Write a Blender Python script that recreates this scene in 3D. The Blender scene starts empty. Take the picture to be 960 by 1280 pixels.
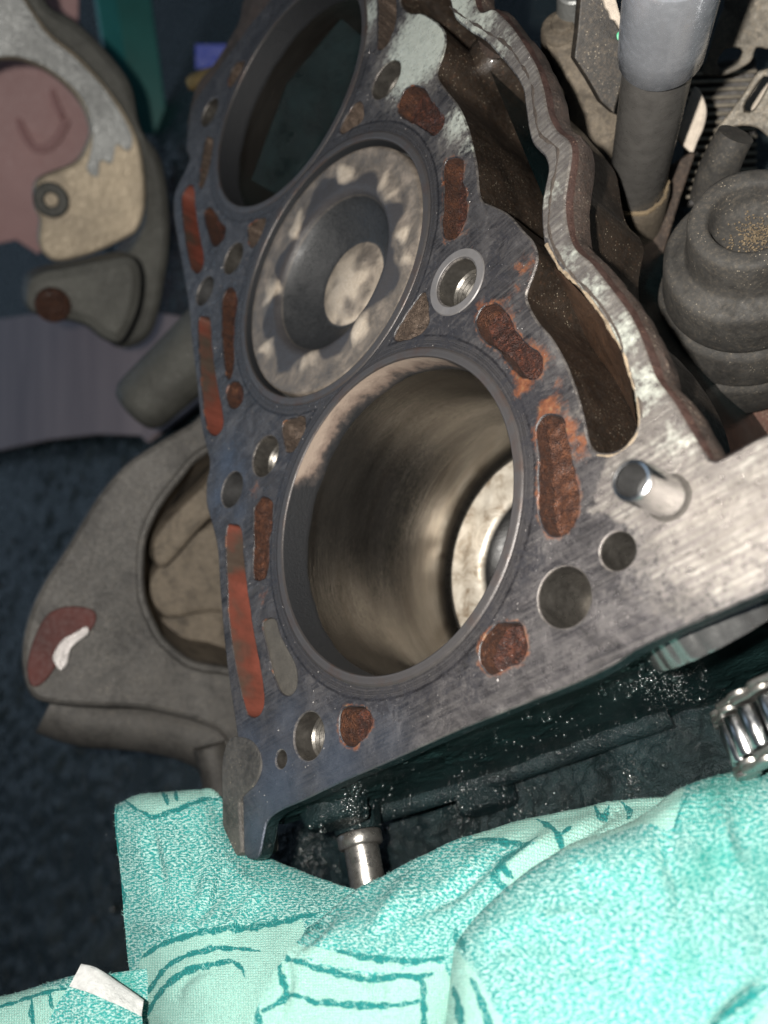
import bpy, bmesh, math, random
import numpy as np
from mathutils import Vector, Matrix
from mathutils.geometry import delaunay_2d_cdt

# ------------------------------------------------------------------ camera, world, light, exposure
SC = bpy.context.scene
S = 0.001                                   # everything below is written in millimetres
RM = np.array([[0.671461, -0.202271, -0.7129], [-0.488582, -0.844151, -0.220671], [-0.55716, 0.496483, -0.665641]])
TV = np.array([-0.284507, -0.095173, 208.442902])
CAM = np.array([116.280555, -103.626152, 138.524318])
FPX = 1040.0
cd = bpy.data.cameras.new('camera'); co = bpy.data.objects.new('camera', cd); SC.collection.objects.link(co)
m4 = Matrix.Identity(4)
for r in range(3):
    m4[r][0], m4[r][1], m4[r][2], m4[r][3] = RM[0][r], -RM[1][r], -RM[2][r], CAM[r] * S
co.matrix_world = m4
cd.sensor_fit = 'VERTICAL'; cd.sensor_height = 36.0; cd.sensor_width = 27.0; cd.lens = FPX / 1280 * 36.0
cd.clip_start = 0.005; cd.clip_end = 50
cd.dof.use_dof = True; cd.dof.focus_distance = 0.205; cd.dof.aperture_fstop = 11.0
SC.camera = co

W = bpy.data.worlds.new('World'); SC.world = W; W.use_nodes = True
W.node_tree.nodes['Background'].inputs[0].default_value = (0.58, 0.78, 1.0, 1)
W.node_tree.nodes['Background'].inputs[1].default_value = 0.07


def cam2w(x, y, d):                         # pixel + distance along the view -> place in mm
    v = np.array([(x - 480) / FPX, (y - 640) / FPX, 1.0]) * d
    return RM.T @ (v - TV)


fl = bpy.data.lights.new('phone_flash', 'POINT'); fo = bpy.data.objects.new('phone_flash', fl); SC.collection.objects.link(fo)
fo.location = (RM.T @ (np.array([-21.0, -8.0, -2.0]) - TV)) * S
fl.energy = 6.2; fl.color = (1.0, 0.955, 0.89); fl.shadow_soft_size = 0.003
al = bpy.data.lights.new('blue_fill_light', 'AREA'); ao = bpy.data.objects.new('blue_fill_light', al); SC.collection.objects.link(ao)  # unseen area lamp, added for cool fill and blue sheen on the left
al.shape = 'RECTANGLE'; al.size = 2.0; al.size_y = 1.4; al.energy = 8.5; al.color = (0.58, 0.77, 1.0)
ao.location = (-1.7, 1.5, 1.4)
ao.rotation_euler = (Vector((0, 0.05, -0.05)) - Vector(ao.location)).to_track_quat('-Z', 'Y').to_euler()

vs = SC.view_settings; vs.view_transform = 'Standard'; vs.look = 'None'; vs.exposure = 0.0; vs.gamma = 1.0

# ------------------------------------------------------------------ helpers
rng = np.random.default_rng(7); random.seed(7)
COL = SC.collection
OFF = {}


def at(px, py, z=0.0):                      # pixel -> point on the horizontal plane z (mm)
    d = RM.T @ np.array([(px - 480) / FPX, (py - 640) / FPX, 1.0])
    return CAM + d * ((z - CAM[2]) / d[2])


def on_plane(px, py, p0, n):
    d = RM.T @ np.array([(px - 480) / FPX, (py - 640) / FPX, 1.0])
    return CAM + d * (np.dot(np.asarray(p0) - CAM, n) / np.dot(d, n))


def px_of(P):
    c = np.asarray(P, float) @ RM.T + TV
    return np.stack([c[..., 0] / c[..., 2] * FPX + 480, c[..., 1] / c[..., 2] * FPX + 640], -1)


def props(o, label=None, cat=None, group=None, kind=None):
    if label: o['label'] = label
    if cat: o['category'] = cat
    if group: o['group'] = group
    if kind: o['kind'] = kind
    return o


def thing(name, label, cat, loc, group=None):
    o = bpy.data.objects.new(name, None); COL.objects.link(o); o.empty_display_size = 0.01
    o.location = np.asarray(loc, float) * S; OFF[o] = np.asarray(loc, float)
    return props(o, label, cat, group)


def mk(name, V, Fc, mats, parent=None, angle=38, fm=None, cols=None, uv=None, sub=0):
    """link verts (mm) + faces as ONE mesh object"""
    V = np.asarray(V, float)
    if parent is None:
        off = np.array([(V[:, 0].min() + V[:, 0].max()) / 2, (V[:, 1].min() + V[:, 1].max()) / 2, V[:, 2].min()])
    else:
        off = OFF[parent]
    me = bpy.data.meshes.new(name)
    me.from_pydata(((V - off) * S).tolist(), [], [list(map(int, f)) for f in Fc])
    if not isinstance(mats, (list, tuple)): mats = [mats]
    for m in mats: me.materials.append(m)
    if fm is not None: me.polygons.foreach_set('material_index', np.asarray(fm, dtype=np.int32))
    me.polygons.foreach_set('use_smooth', np.ones(len(me.polygons), bool))
    if cols is not None:
        ca = me.color_attributes.new('mask', 'FLOAT_COLOR', 'POINT')
        c4 = np.ones((len(V), 4), np.float32); c4[:, :3] = cols
        ca.data.foreach_set('color', c4.ravel())
    if uv is not None:
        ul = me.uv_layers.new(name='UVMap')
        li = np.empty(len(me.loops), np.int32); me.loops.foreach_get('vertex_index', li)
        ul.data.foreach_set('uv', np.asarray(uv, np.float32)[li].ravel())
    me.validate(); me.update()
    me.set_sharp_from_angle(angle=math.radians(angle))
    o = bpy.data.objects.new(name, me); COL.objects.link(o)
    if parent is not None:
        o.parent = parent; OFF[o] = off
    else:
        o.location = off * S; OFF[o] = off
    if sub:
        md = o.modifiers.new('sub', 'SUBSURF'); md.levels = md.render_levels = sub
    return o


def bev(o, w, seg=2, ang=35):
    md = o.modifiers.new('bevel', 'BEVEL'); md.width = w * S; md.segments = seg; md.limit_method = 'ANGLE'; md.angle_limit = math.radians(ang)
    return o


def merge(parts):                           # [(V,F)] -> (V,F)
    Vs, Fs, n = [], [], 0
    for v, f in parts:
        v = np.asarray(v, float); Vs.append(v); Fs += [[int(i) + n for i in q] for q in f]; n += len(v)
    return np.concatenate(Vs), Fs


def smooth_loop(P, step=1.2, closed=True):  # Catmull-Rom through P, then even spacing
    P = np.asarray(P, float); n = len(P); out = []
    rngs = range(n) if closed else range(n - 1)
    for i in rngs:
        g = (lambda k: P[k % n]) if closed else (lambda k: P[min(max(k, 0), n - 1)])
        p0, p1, p2, p3 = g(i - 1), g(i), g(i + 1), g(i + 2)
        k = max(2, int(np.linalg.norm(p2 - p1) / step * 2) + 1)
        for t in np.linspace(0, 1, k, endpoint=False):
            out.append(0.5 * ((2 * p1) + (-p0 + p2) * t + (2 * p0 - 5 * p1 + 4 * p2 - p3) * t * t + (-p0 + 3 * p1 - 3 * p2 + p3) * t ** 3))
    if not closed: out.append(P[-1])
    Q = np.array(out)
    if closed: Q = np.vstack([Q, Q[:1]])
    L = np.r_[0, np.cumsum(np.linalg.norm(np.diff(Q, axis=0), axis=1))]
    m = max(6, int(round(L[-1] / step)))
    s = np.linspace(0, L[-1], m, endpoint=not closed)
    return np.stack([np.interp(s, L, Q[:, j]) for j in range(Q.shape[1])], 1)


def area2(P): return 0.5 * np.sum(P[:, 0] * np.roll(P[:, 1], -1) - np.roll(P[:, 0], -1) * P[:, 1])
def ccw(P): return P if area2(P) > 0 else P[::-1]


def offset(P, d):                           # grow a CCW loop outward by d
    t = np.roll(P, -1, 0) - np.roll(P, 1, 0); t /= np.linalg.norm(t, axis=1)[:, None] + 1e-9
    d = d if np.isscalar(d) else np.asarray(d)[:, None]
    return P + d * np.stack([t[:, 1], -t[:, 0]], 1)


def inside(Q, L):
    x, y = Q[:, 0], Q[:, 1]; r = np.zeros(len(Q), bool)
    a, b = L, np.roll(L, -1, 0)
    for (x1, y1), (x2, y2) in zip(a, b):
        if y1 == y2: continue
        c = ((y1 > y) != (y2 > y)) & (x < (x2 - x1) * (y - y1) / (y2 - y1) + x1)
        r ^= c
    return r


def fill(outer, holes, grid=2.0, jit=0.25):  # triangles between loops with inner points
    loops = [outer] + list(holes)
    pts, edges, n = [], [], 0
    for L in loops:
        k = len(L); pts.append(L); edges += [(n + i, n + (i + 1) % k) for i in range(k)]; n += k
    lo, hi = outer.min(0), outer.max(0)
    if grid:
        gx, gy = np.meshgrid(np.arange(lo[0], hi[0], grid), np.arange(lo[1], hi[1], grid))
        G = np.stack([gx.ravel(), gy.ravel()], 1); G[:, 0] += rng.uniform(-jit, jit, len(G)) * grid; G[:, 1] += rng.uniform(-jit, jit, len(G)) * grid
        ok = inside(G, outer)
        for H in holes: ok &= ~inside(G, H)
        G = G[ok]
        B = np.concatenate(loops)
        keep = np.ones(len(G), bool)
        for i in range(0, len(G), 2000):
            d = np.min(np.linalg.norm(G[i:i + 2000, None] - B[None], axis=2), axis=1); keep[i:i + 2000] = d > grid * 0.45
        pts.append(G[keep])
    P = np.concatenate(pts)
    vo, _, fa, _, _, _ = delaunay_2d_cdt([Vector(p) for p in P], edges, [], 0, 1e-6)
    V = np.array([(v.x, v.y) for v in vo]); T = np.array([f for f in fa if len(f) == 3])
    c = V[T].mean(1); ok = inside(c, outer)
    for H in holes: ok &= ~inside(c, H)
    T = T[ok]
    a = V[T]; s = (a[:, 1, 0] - a[:, 0, 0]) * (a[:, 2, 1] - a[:, 0, 1]) - (a[:, 2, 0] - a[:, 0, 0]) * (a[:, 1, 1] - a[:, 0, 1])
    T[s < 0] = T[s < 0][:, ::-1]
    return V, T


def rings(Ls, closed=True):                 # stack of same-length 3D loops -> quads
    k = len(Ls[0]); V = np.concatenate(Ls); Fq = []
    for r in range(len(Ls) - 1):
        for i in range(k if closed else k - 1):
            j = (i + 1) % k; Fq.append((r * k + i, r * k + j, (r + 1) * k + j, (r + 1) * k + i))
    return V, Fq


def z3(L, z): return np.c_[L, np.full(len(L), z) if np.isscalar(z) else z]


def frame_of(n):
    n = np.asarray(n, float) / np.linalg.norm(n)
    u = np.cross((0, 0, 1.0), n)
    if np.linalg.norm(u) < 1e-3: u = np.array([1.0, 0, 0])
    u /= np.linalg.norm(u); return u, np.cross(n, u), n


def slab(outer3, n, thick, holes3=(), grid=0, cham=0.0, back=True):
    """a plate: traced loops on a plane (normal n toward viewer), thickness away from n, chamfered edges"""
    u, v, n = frame_of(n); o = np.mean(outer3, 0)
    to2 = lambda L: np.stack([(L - o) @ u, (L - o) @ v], 1)
    to3 = lambda L, h: o + L[:, :1] * u + L[:, 1:2] * v + (np.asarray(h).reshape(-1, 1) if not np.isscalar(h) else h) * n
    O = ccw(to2(outer3)); Hs = [ccw(to2(h)) for h in holes3]
    Ot = offset(O, -cham) if cham else O; Ht = [offset(h, cham) if cham else h for h in Hs]
    V, T = fill(Ot, Ht, grid)
    parts = [(to3(V, 0.0), T)]
    for L, Lt, sg in [(O, Ot, 1)] + [(h, ht, -1) for h, ht in zip(Hs, Ht)]:
        st = [to3(Lt, 0.0)]
        if cham: st += [to3(offset(L, -0.3 * cham * sg), -0.3 * cham), to3(L, -cham)]
        st += [to3(L, -thick)]
        v_, f_ = rings(st[::-1] if sg > 0 else st); parts.append((v_, f_))
    if back:
        V2, T2 = fill(O, Hs, 0); parts.append((to3(V2, -thick), T2[:, ::-1]))
    return merge(parts)


def lathe(p, d, prof, seg=48, cap0=False, cap1=False, wob=None, a0=0, a1=2 * math.pi):
    """profile [(radius, distance along d)]"""
    u, v, n = frame_of(d); full = abs(a1 - a0 - 2 * math.pi) < 1e-6
    A = np.linspace(a0, a1, seg, endpoint=not full)
    Ls = []
    for r, s in prof:
        rr = r if wob is None else r * (1 + wob(A, s))
        Ls.append(np.asarray(p) + (np.cos(A) * rr)[:, None] * u + (np.sin(A) * rr)[:, None] * v + s * n)
    V, Fq = rings(Ls, full)
    up = prof[-1][1] >= prof[0][1]
    if cap0: Fq.append(tuple(range(seg))[::-1])
    if cap1: Fq.append(tuple(range((len(prof) - 1) * seg, len(prof) * seg)))
    return V, Fq


def tube(P, r, seg=20, caps=True):
    P = np.asarray(P, float); n = len(P); r = np.full(n, r) if np.isscalar(r) else np.asarray(r, float)
    T = np.gradient(P, axis=0); T /= np.linalg.norm(T, axis=1)[:, None]
    u = np.cross(T[0], (0.3, 0.5, 0.81)); u /= np.linalg.norm(u); Ls = []
    A = np.linspace(0, 2 * np.pi, seg, endpoint=False)
    for i in range(n):
        u = u - np.dot(u, T[i]) * T[i]; u /= np.linalg.norm(u); v = np.cross(T[i], u)
        Ls.append(P[i] + r[i] * (np.cos(A)[:, None] * u + np.sin(A)[:, None] * v))
    V, Fq = rings(Ls)
    if caps: Fq += [tuple(range(seg))[::-1], tuple(range((n - 1) * seg, n * seg))]
    return V, Fq


def box(c, sx, sy, sz, R=None):
    v = np.array([(x, y, z) for x in (-.5, .5) for y in (-.5, .5) for z in (-.5, .5)]) * (sx, sy, sz)
    if R is not None: v = v @ np.asarray(R)     # rows of R = axes
    f = [(0, 1, 3, 2), (4, 6, 7, 5), (0, 4, 5, 1), (2, 3, 7, 6), (0, 2, 6, 4), (1, 5, 7, 3)]
    return v + np.asarray(c), f


def vnoise(P, scale, seed=0, octs=3):       # smooth value noise in 3D for geometry
    P = np.asarray(P, float); out = np.zeros(len(P)); amp = 1.0; tot = 0
    for o in range(octs):
        Q = P / scale * 2 ** o + seed * 17.3; i = np.floor(Q).astype(np.int64); f = Q - i; f = f * f * (3 - 2 * f)
        acc = np.zeros(len(P))
        for dx in (0, 1):
            for dy in (0, 1):
                for dz in (0, 1):
                    h = (i[:, 0] + dx) * 374761393 + (i[:, 1] + dy) * 668265263 + (i[:, 2] + dz) * 2147483647 + seed * 1442695
                    h = (h ^ (h >> 13)) * 1274126177; h = (h ^ (h >> 16)) & 0xFFFF
                    w = (f[:, 0] if dx else 1 - f[:, 0]) * (f[:, 1] if dy else 1 - f[:, 1]) * (f[:, 2] if dz else 1 - f[:, 2])
                    acc += w * (h / 65535.0 * 2 - 1)
        out += acc * amp; tot += amp; amp *= 0.5
    return out / tot


# ------------------------------------------------------------------ materials
class M:
    def __init__(s, name):
        s.m = bpy.data.materials.new(name); s.m.use_nodes = True; s.t = s.m.node_tree; s.n = s.t.nodes; s.l = s.t.links
        s.b = s.n['Principled BSDF']; s._c = None

    def node(s, ty, **kw):
        x = s.n.new(ty)
        for k, v in kw.items():
            if k.startswith('i_'):
                x.inputs[k[2:].replace('_', ' ')].default_value = v
            else: setattr(x, k, v)
        return x

    def co(s, scale=(1, 1, 1), kind='Object', rot=(0, 0, 0)):
        c = s.node('ShaderNodeTexCoord'); mp = s.node('ShaderNodeMapping')
        k = 1.0 if kind == 'UV' else 1000.0     # object space is metres, textures are written per mm
        mp.inputs['Scale'].default_value = [k * a for a in scale]; mp.inputs['Rotation'].default_value = rot
        s.l.new(c.outputs[kind], mp.inputs[0]); return mp.outputs[0]

    def noise(s, scale, co=None, detail=4, rough=0.6, dist=0.0):
        x = s.node('ShaderNodeTexNoise', i_Scale=scale, i_Detail=detail, i_Roughness=rough, i_Distortion=dist)
        s.l.new(co or s.co(), x.inputs['Vector']); return x.outputs['Fac']

    def voro(s, scale, co=None, feature='F1', out='Distance'):
        x = s.node('ShaderNodeTexVoronoi', feature=feature, i_Scale=scale)
        s.l.new(co or s.co(), x.inputs['Vector']); return x.outputs[out]

    def ramp(s, fac, stops, interp='LINEAR'):
        x = s.node('ShaderNodeValToRGB'); r = x.color_ramp; r.interpolation = interp
        while len(r.elements) < len(stops): r.elements.new(0.5)
        for e, (p, c) in zip(r.elements, stops):
            e.position = p; e.color = (c, c, c, 1) if np.isscalar(c) else (*c, 1)
        s.l.new(fac, x.inputs[0]); return x.outputs[0]

    def mix(s, fac, a, b, mode='MIX'):
        x = s.node('ShaderNodeMix', data_type='RGBA', blend_type=mode)
        for i, v in ((0, fac), (6, a), (7, b)):
            if hasattr(v, 'is_linked'): s.l.new(v, x.inputs[i])
            elif np.isscalar(v): x.inputs[i].default_value = v if i == 0 else (v, v, v, 1)
            else: x.inputs[i].default_value = (*v, 1)
        return x.outputs[2]

    def math(s, op, a, b=0.0, clamp=False):
        x = s.node('ShaderNodeMath', operation=op, use_clamp=clamp)
        for i, v in ((0, a), (1, b)):
            if hasattr(v, 'is_linked'): s.l.new(v, x.inputs[i])
            else: x.inputs[i].default_value = v
        return x.outputs[0]

    def mask(s):
        a = s.node('ShaderNodeAttribute', attribute_name='mask'); q = s.node('ShaderNodeSeparateColor'); s.l.new(a.outputs['Color'], q.inputs[0])
        return q.outputs[0], q.outputs[1], q.outputs[2]

    def set(s, **kw):
        for k, v in kw.items():
            i = s.b.inputs[k.replace('_', ' ')]
            if hasattr(v, 'is_linked'): s.l.new(v, i)
            else: i.default_value = (*v, 1) if isinstance(v, tuple) and len(v) == 3 else v
        return s

    def bump(s, h, dist=0.3, strength=1.0, prev=None):
        x = s.node('ShaderNodeBump', i_Strength=strength, i_Distance=dist * S); s.l.new(h, x.inputs['Height'])
        if prev is not None: s.l.new(prev, x.inputs['Normal'])
        s.l.new(x.outputs[0], s.b.inputs['Normal']); return x.outputs[0]


def simple(name, base, var=0.4, rough=0.5, metal=0.0, nscale=0.25, bump=0.25, bscale=1.2, dust=None, dustc=(0.28, 0.23, 0.17), coat=0.0, rvar=0.15, speck=0.0, speckc=(0.42, 0.36, 0.27)):
    m = M(name); b = np.array(base)
    n = m.noise(nscale, detail=6, rough=0.65)
    c = m.ramp(n, [(0.25, tuple(b * (1 - var))), (0.5, tuple(b)), (0.75, tuple(np.minimum(b * (1 + var), 0.9)))])
    if dust is not None:
        d = m.noise(0.9, detail=8, rough=0.75)
        c = m.mix(m.ramp(d, [(0.62 - dust * 0.4, 0.0), (0.9 - dust * 0.3, 1.0)]), c, dustc)
    if speck:
        sv = m.ramp(m.voro(1.1), [(0.10, 1.0), (0.17, 0.0)]); sp_ = m.ramp(m.noise(0.18, detail=5, rough=0.7), [(0.62 - speck * .25, 0.0), (0.72 - speck * .2, 1.0)])
        c = m.mix(m.math('MULTIPLY', sv, sp_), c, speckc)
        gk = m.ramp(m.noise(0.09, detail=7, rough=0.75, dist=0.6), [(0.35, 0.75), (0.52, 0.0)]); c = m.mix(gk, c, tuple(b * 0.35))
    r = m.ramp(m.noise(0.6, detail=5), [(0.3, max(rough - rvar, 0.05)), (0.7, min(rough + rvar, 1))])
    m.set(Base_Color=c, Roughness=r, Metallic=metal, Coat_Weight=coat, Coat_Roughness=0.12)
    if bump:
        p = m.bump(m.noise(bscale, detail=6, rough=0.7), bump)
        m.bump(m.noise(bscale * 7, detail=2), bump * 0.25, 1.0, p)
    return m.m


def make_deck():
    m = M('deck_metal'); rust, clean, dark = m.mask()
    n = m.noise(0.13, detail=9, rough=0.74, dist=0.9)
    base = m.ramp(n, [(0.32, (0.012, 0.011, 0.012)), (0.46, (0.036, 0.033, 0.035)), (0.60, (0.085, 0.078, 0.078)), (0.78, (0.22, 0.205, 0.19))])
    streak = m.noise(1.0, m.co((0.035, 1.3, 1), rot=(0, 0, 0.12)), detail=8, rough=0.7)
    base = m.mix(m.ramp(streak, [(0.42, 0.0), (0.72, 0.6)]), base, (0.15, 0.138, 0.13))
    at2 = m.node('ShaderNodeAttribute', attribute_name='slate'); slate = at2.outputs['Fac']
    base = m.mix(slate, base, m.ramp(n, [(0.3, (0.050, 0.062, 0.085)), (0.7, (0.085, 0.10, 0.13))]))
    mill = m.noise(1.0, m.co((0.012, 1.1, 1), rot=(0, 0, 0.05)), detail=3)
    tc = m.node('ShaderNodeTexCoord'); best = None
    for by in (0.0, 87.15, 174.3):
        mp = m.node('ShaderNodeMapping'); mp.inputs['Scale'].default_value = (1000, 1000, 0); mp.inputs['Location'].default_value = (0, 85 - by, 0)
        m.l.new(tc.outputs['Object'], mp.inputs[0]); ln_ = m.node('ShaderNodeVectorMath', operation='LENGTH'); m.l.new(mp.outputs[0], ln_.inputs[0])
        best = ln_.outputs['Value'] if best is None else m.math('MINIMUM', best, ln_.outputs['Value'])
    rw = m.math('ADD', best, m.math('MULTIPLY', m.noise(0.15, detail=4), 0.9))
    vx = m.node('ShaderNodeCombineXYZ'); m.l.new(rw, vx.inputs[0])
    rn = m.node('ShaderNodeTexNoise', i_Scale=2.4, i_Detail=4.0, i_Roughness=0.7); m.l.new(vx.outputs[0], rn.inputs['Vector'])
    ringc = m.ramp(rn.outputs['Fac'], [(0.32, (0.014, 0.012, 0.012)), (0.5, (0.048, 0.044, 0.044)), (0.72, (0.11, 0.10, 0.098))])
    infac = m.ramp(m.math('MULTIPLY', m.math('SUBTRACT', 46.6, rw), 0.5, True), [(0.1, 0.0), (0.4, 0.85)])
    base = m.mix(infac, base, ringc)
    gl = m.ramp(m.math('ABSOLUTE', m.math('SUBTRACT', rw, 46.6)), [(0.12, 1.0), (0.55, 0.0)])
    base = m.mix(m.math('MULTIPLY', gl, 0.85), base, (0.014, 0.012, 0.013))
    at3 = m.node('ShaderNodeAttribute', attribute_name='pale')
    cl = m.ramp(m.noise(0.25, detail=9, rough=0.7, dist=0.4), [(0.3, (0.11, 0.10, 0.092)), (0.5, (0.24, 0.22, 0.197)), (0.72, (0.44, 0.415, 0.37))])
    wv = m.node('ShaderNodeTexWave', wave_type='BANDS', bands_direction='Y', i_Scale=0.21, i_Distortion=1.6, i_Detail=3.0); wv.inputs['Detail Scale'].default_value = 0.25; m.l.new(m.co((0.15, 1, 1), rot=(0, 0, 0.06)), wv.inputs['Vector'])
    cl = m.mix(m.ramp(wv.outputs['Fac'], [(0.25, 0.55), (0.6, 0.0)]), cl, (0.15, 0.135, 0.12))
    cl = m.mix(m.ramp(mill, [(0.42, 0.0), (0.6, 0.4)]), cl, (0.13, 0.115, 0.10))
    cl = m.mix(m.ramp(streak, [(0.42, 0.0), (0.62, 0.75)]), cl, (0.115, 0.10, 0.098))
    edge = m.noise(0.5, detail=7, rough=0.7)
    pfac = m.ramp(m.math('ADD', at3.outputs['Fac'], m.math('MULTIPLY', m.math('SUBTRACT', edge, 0.5), 0.9)), [(0.35, 0.0), (0.65, 1.0)])
    clp = m.ramp(m.noise(0.4, detail=9, rough=0.75, dist=0.5), [(0.28, (0.20, 0.22, 0.20)), (0.42, (0.58, 0.61, 0.53)), (0.8, (0.78, 0.80, 0.70))])
    cl = m.mix(pfac, cl, clp)
    cf = m.ramp(m.math('ADD', clean, m.math('MULTIPLY', m.math('SUBTRACT', edge, 0.5), 0.9)), [(0.35, 0.0), (0.62, 1.0)])
    c = m.mix(cf, base, cl)
    bl = m.ramp(m.noise(0.28, detail=8, rough=0.78, dist=1.2), [(0.44, 1.0), (0.52, 0.0)])
    dark = m.math('ADD', m.math('MULTIPLY', dark, 0.75), m.math('MULTIPLY', bl, m.math('MULTIPLY', dark, 0.8)))
    df = m.ramp(m.math('ADD', dark, m.math('MULTIPLY', m.math('SUBTRACT', edge, 0.5), 1.2)), [(0.38, 0.0), (0.62, 1.0)])
    c = m.mix(m.math('MULTIPLY', df, 0.9), c, (0.014, 0.013, 0.015))
    e2 = m.noise(0.35, detail=8, rough=0.72, dist=0.5)
    rf = m.ramp(m.math('ADD', rust, m.math('MULTIPLY', m.math('SUBTRACT', e2, 0.5), 1.5)), [(0.42, 0.0), (0.66, 1.0)])
    rc = m.ramp(m.noise(0.6, detail=6), [(0.3, (0.05, 0.018, 0.009)), (0.55, (0.13, 0.045, 0.018)), (0.75, (0.17, 0.11, 0.055))])
    c = m.mix(m.math('MULTIPLY', rf, 0.9), c, rc)
    sp = m.voro(0.9, m.co()); spk = m.ramp(sp, [(0.05, 1.0), (0.11, 0.0)])
    pick = m.ramp(m.noise(0.22, detail=2), [(0.52, 0.0), (0.58, 1.0)])
    c = m.mix(m.math('MULTIPLY', spk, m.math('MULTIPLY', pick, 0.25)), c, (0.02, 0.018, 0.016))
    gr = m.ramp(m.noise(0.5, detail=7, rough=0.75), [(0.36, 0.16), (0.5, 0.36), (0.7, 0.58)])
    met = m.math('MULTIPLY', m.math('SUBTRACT', 1.0, m.math('MAXIMUM', rf, df)), 0.55)
    m.set(Base_Color=c, Roughness=gr, Metallic=met)
    p = m.bump(streak, 0.05)
    p = m.bump(mill, 0.05, 1.0, p)
    p = m.bump(m.noise(2.2, detail=6, rough=0.75), 0.12, 1.0, p)
    p = m.bump(n, 0.22, 1.0, p)
    return m.m


def make_lip():                             # gasket track round each bore: concentric dark lines
    m = M('liner_lip'); mk_, _, _ = m.mask()
    w = m.noise(1.0, m.co((0.5, 0.5, 0.5)), detail=6, rough=0.7)
    lines = m.noise(9.0, None, detail=3)
    v = m.node('ShaderNodeCombineXYZ'); m.l.new(m.math('ADD', mk_, m.math('MULTIPLY', w, 0.35)), v.inputs[0])
    ln = m.node('ShaderNodeTexNoise', i_Scale=3.0, i_Detail=5.0, i_Roughness=0.7); m.l.new(v.outputs[0], ln.inputs['Vector'])
    c = m.ramp(ln.outputs['Fac'], [(0.3, (0.022, 0.018, 0.017)), (0.5, (0.062, 0.057, 0.056)), (0.75, (0.115, 0.105, 0.10))])
    c = m.mix(m.ramp(m.noise(0.13, detail=7), [(0.5, 0.0), (0.72, 0.55)]), c, (0.07, 0.035, 0.022))
    m.set(Base_Color=c, Roughness=m.ramp(w, [(0.3, 0.3), (0.7, 0.5)]), Metallic=0.45)
    p = m.bump(ln.outputs['Fac'], 0.12); m.bump(m.noise(2.5, detail=5), 0.06, 1.0, p)
    return m.m


def make_bore():                            # honed iron wall: cross hatch scratches, oil film
    m = M('honed_bore')
    a = m.noise(1.0, m.co((0.018, 1.0, 1), 'UV', (0, 0, 0.38)), detail=6, rough=0.85)
    b = m.noise(1.0, m.co((0.018, 1.0, 1), 'UV', (0, 0, -0.38)), detail=6, rough=0.85)
    v = m.noise(0.10, m.co((0.10, 2.4, 1), 'UV'), detail=5)
    big = m.noise(0.06, m.co((0.25, 1.1, 1), 'UV'), detail=5)
    c = m.ramp(big, [(0.36, (0.14, 0.130, 0.118)), (0.64, (0.28, 0.262, 0.238))])
    c = m.mix(m.ramp(v, [(0.55, 0.0), (0.72, 0.45)]), c, (0.10, 0.075, 0.055))
    sc = m.ramp(m.math('ADD', a, b), [(1.05, 0.0), (1.17, 0.9)])
    c = m.mix(sc, c, (0.75, 0.72, 0.66))
    pit = m.ramp(m.voro(0.28), [(0.03, 1.0), (0.07, 0.0)])
    c = m.mix(m.math('MULTIPLY', pit, m.ramp(m.noise(0.07), [(0.5, 0.0), (0.6, 0.8)])), c, (0.02, 0.015, 0.01))
    m.set(Base_Color=c, Metallic=0.95, Roughness=m.math('ADD', m.ramp(big, [(0.3, 0.08), (0.7, 0.16)]), m.math('MULTIPLY', sc, 0.2)))
    p = m.bump(a, 0.06); m.bump(b, 0.06, 1.0, p)
    return m.m


def make_carbon():                          # sooty band above the top ring's reach
    m = M('carbon_band'); n = m.noise(0.16, detail=8, rough=0.7); mk_, g_, _ = m.mask()
    c = m.ramp(m.math('ADD', n, m.math('MULTIPLY', m.math('SUBTRACT', mk_, 0.5), 0.9)), [(0.42, (0.011, 0.012, 0.014)), (0.56, (0.04, 0.034, 0.032)), (0.70, (0.155, 0.115, 0.093)), (0.95, (0.26, 0.205, 0.165))])
    m.set(Base_Color=c, Roughness=0.6)
    m.bump(m.noise(1.0, detail=8, rough=0.75), 0.35)
    return m.m


def make_rust(name, dark=(0.016, 0.006, 0.004), mid=(0.034, 0.010, 0.006), hi=(0.17, 0.042, 0.013), wet=0.9, bs=1.0):
    m = M(name); n = m.noise(0.5, detail=9, rough=0.8, dist=0.3); f = m.noise(3.2, detail=5, rough=0.8)
    mx = m.math('ADD', m.math('MULTIPLY', n, 0.55), m.math('MULTIPLY', f, 0.45))
    c = m.ramp(mx, [(0.40, dark), (0.50, mid), (0.62, hi)])
    m.set(Base_Color=c, Roughness=m.ramp(f, [(0.35, 0.3), (0.6, 0.85)]), Coat_Weight=m.ramp(n, [(0.5, 0.0), (0.6, wet)]), Coat_Roughness=0.1)
    p = m.bump(f, bs); m.bump(m.voro(2.6), bs * 0.6, 1.0, p)
    return m.m


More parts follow.
